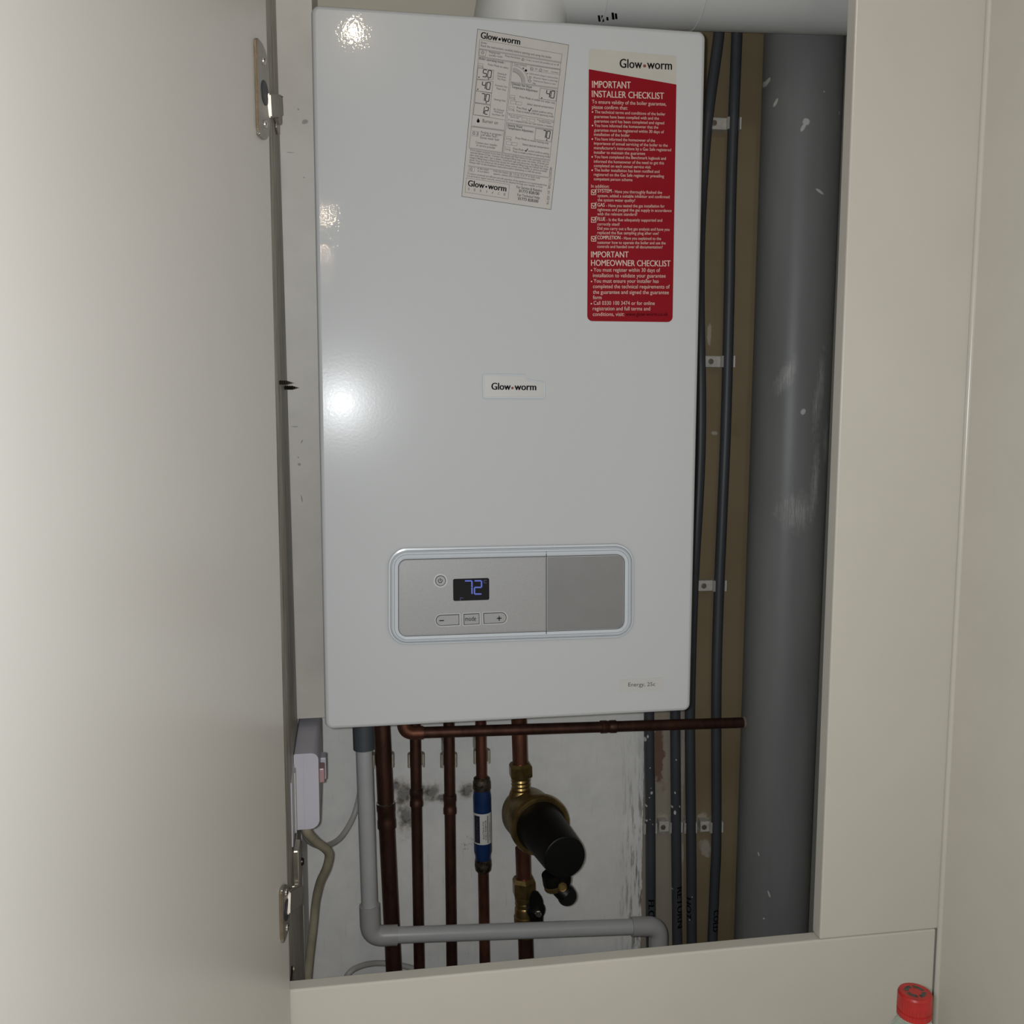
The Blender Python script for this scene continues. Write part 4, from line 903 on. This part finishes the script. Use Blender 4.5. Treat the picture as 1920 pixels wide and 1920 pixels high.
# lower hinge
z_ = at_door(533, 1693)[1]
b0 = D(.013, .003, z_); b1 = at(562, 1677, -.015)
lo_h = hinge('nickel hinge near the bottom of the open cupboard door', 523, 537, 1645, 1775, b0, b1, .021, None)
Yh = 0.0; zt_, zb_ = at(552, 1595, Yh).z, at(552, 1661, Yh).z; x1 = at(562, 1630, Yh).x
bm = bmesh.new(); box(bm, XS, x1, Yh, Yh+.030, zb_, zt_, bev=.0022); obj('arm_body', bm, 'hinge', lo_h)
bm = bmesh.new(); box(bm, XS, XS+.003, Yh+.028, Yh+.060, zb_-.012, zt_-.006, bev=.001); obj('mounting_plate', bm, 'hinge', lo_h)
bm = bmesh.new(); lathe(bm, Vector((XS+.003, Yh+.045, zb_+.006)), (1, 0, 0), [(0, .0045), (.006, .0045), (.0075, .003)], 14); obj('screw', bm, 'screwsteel', lo_h, True)
bm = bmesh.new(); lathe(bm, at(545, 1663, Yh-.004), (1, 0, 0), [(0, .0028), (.0095, .0028)], 14); obj('pivot', bm, 'chrome', lo_h, True)
# small dark plate by the rail
pp = atx(548, 1815, XS+.001); zt_, zb_ = atx(548, 1797, XS).z, atx(548, 1838, XS).z
fp = thing('fixing_plate', 'small dark metal plate on the batten just above the rail', 'metal plate')
bm = bmesh.new(); box(bm, XS, XS+.002, pp.y-.03, pp.y+.004, zb_-.01, zt_, bev=.0005); obj('plate', bm, 'screwsteel', fp)
bm = bmesh.new(); lathe(bm, Vector((XS+.002, pp.y-.002, pp.z)), (1, 0, 0), [(0, .004), (.0015, .0036), (.003, .0015)], 14); obj('screw', bm, 'hinge', fp, True)

# screws poking through the batten
def screw(tip, L_, label, R=.0023):
    bm = bmesh.new(); p0 = Vector((tip.x-L_, tip.y, tip.z)); d = Vector((1, 0, 0)); n = int(L_/.0011); prof = []
    for k in range(n+1):
        x = L_*k/n; f = min(1, (L_-x)/.007); prof.append((x, (R*.68 if k % 2 else R)*max(f, .08)))
    lathe(bm, p0, d, prof, 14)
    tag(obj('screw', bm, 'screwsteel', None, False), label, 'screw', 'screw points through the batten')
for px, py, Y, lab in ((549, 717.5, -.02, 'dark threaded screw point sticking out of the batten, upper of the middle pair'), (560, 727, .06, 'dark threaded screw point sticking out of the batten, lower of the middle pair'),
                       (531, 181, .035, 'dark threaded screw point just above the upper hinge arm')):
    tp = at(px, py, Y); screw(tp, tp.x-XS+.001, lab, .0026)

# ================================================================== BOTTLE
bt_ = thing('drink_bottle', 'clear plastic bottle with a red screw cap at the lower right corner', 'bottle')
Yb_ = -.335; c = at(1716, 1859, Yb_); zc_ = c.z; R_ = .0143
bx = Vector((c.x, Yb_, 0))
bm = bmesh.new(); zb0 = -.3995; Hh = zc_-.0235-zb0
prof = [(0, .020), (.003, .029), (.012, .0325), (.03, .0305), (.06, .0325), (.10, .0325), (Hh-.085, .0330), (Hh-.06, .0325), (Hh-.040, .0290), (Hh-.022, .0240), (Hh-.010, .0185), (Hh-.002, .0138), (Hh, .0125), (Hh+.001, .0142), (Hh+.002, .0142), (Hh+.004, .0120), (Hh+.014, .0120)]
sm = []
for (h0, r0), (h1, r1) in zip(prof, prof[1:]):
    for k in range(3): sm.append((h0+(h1-h0)*k/3, r0+(r1-r0)*k/3))
sm.append(prof[-1])
lathe(bm, bx+Vector((0, 0, zb0)), (0, 0, 1), sm, 40)
ribs = bm.verts
for v in bm.verts:
    r = Vector((v.co.x-bx.x, v.co.y-bx.y)); an = math.atan2(r.y, r.x); hz = v.co.z-zb0
    if Hh-.085 < hz < Hh-.012:
        kf = 1-.03*math.cos(an*10); v.co.x = bx.x+r.x*kf; v.co.y = bx.y+r.y*kf
tops = [f for f in bm.faces if len(f.verts) > 8]
bmesh.ops.delete(bm, geom=[f for f in tops if f.calc_center_median().z > zb0+.1], context='FACES_ONLY')
bo = obj('bottle_body', bm, 'clear', bt_, True)
sd_ = bo.modifiers.new('wall', 'SOLIDIFY'); sd_.thickness = .0006; sd_.offset = -1
bm = bmesh.new(); hcap = .0145
lathe(bm, bx+Vector((0, 0, zc_-hcap-.0065)), (0, 0, 1), [(0, R_*.99), (.0048, R_*1.0), (.0052, R_*.95), (.0062, R_*.95), (.0066, R_), (.019, R_*.985), (.0207, R_*.93), (.021, R_*.86)], 80)
for i, v in enumerate(bm.verts):
    if i % 2 and v.co.z < zc_-.003: v.co.x = bx.x+(v.co.x-bx.x)*.975; v.co.y = bx.y+(v.co.y-bx.y)*.975
cap = obj('screw_cap', bm, 'redcap', bt_, False, label='red screw cap')
bm = bmesh.new()
for k in range(24):
    a0, a1 = 2*PI*k/24, 2*PI*(k+1)/24; z = zc_+.0001
    if k % 6 == 5: continue
    bm.faces.new([bm.verts.new((bx.x+r*math.cos(a), Yb_+r*math.sin(a), z)) for a, r in ((a0, .0052), (a0, .0088), (a1, .0088), (a1, .0052))])
obj('cap_print', bm, 'capprint', cap, label='dark ring of print')
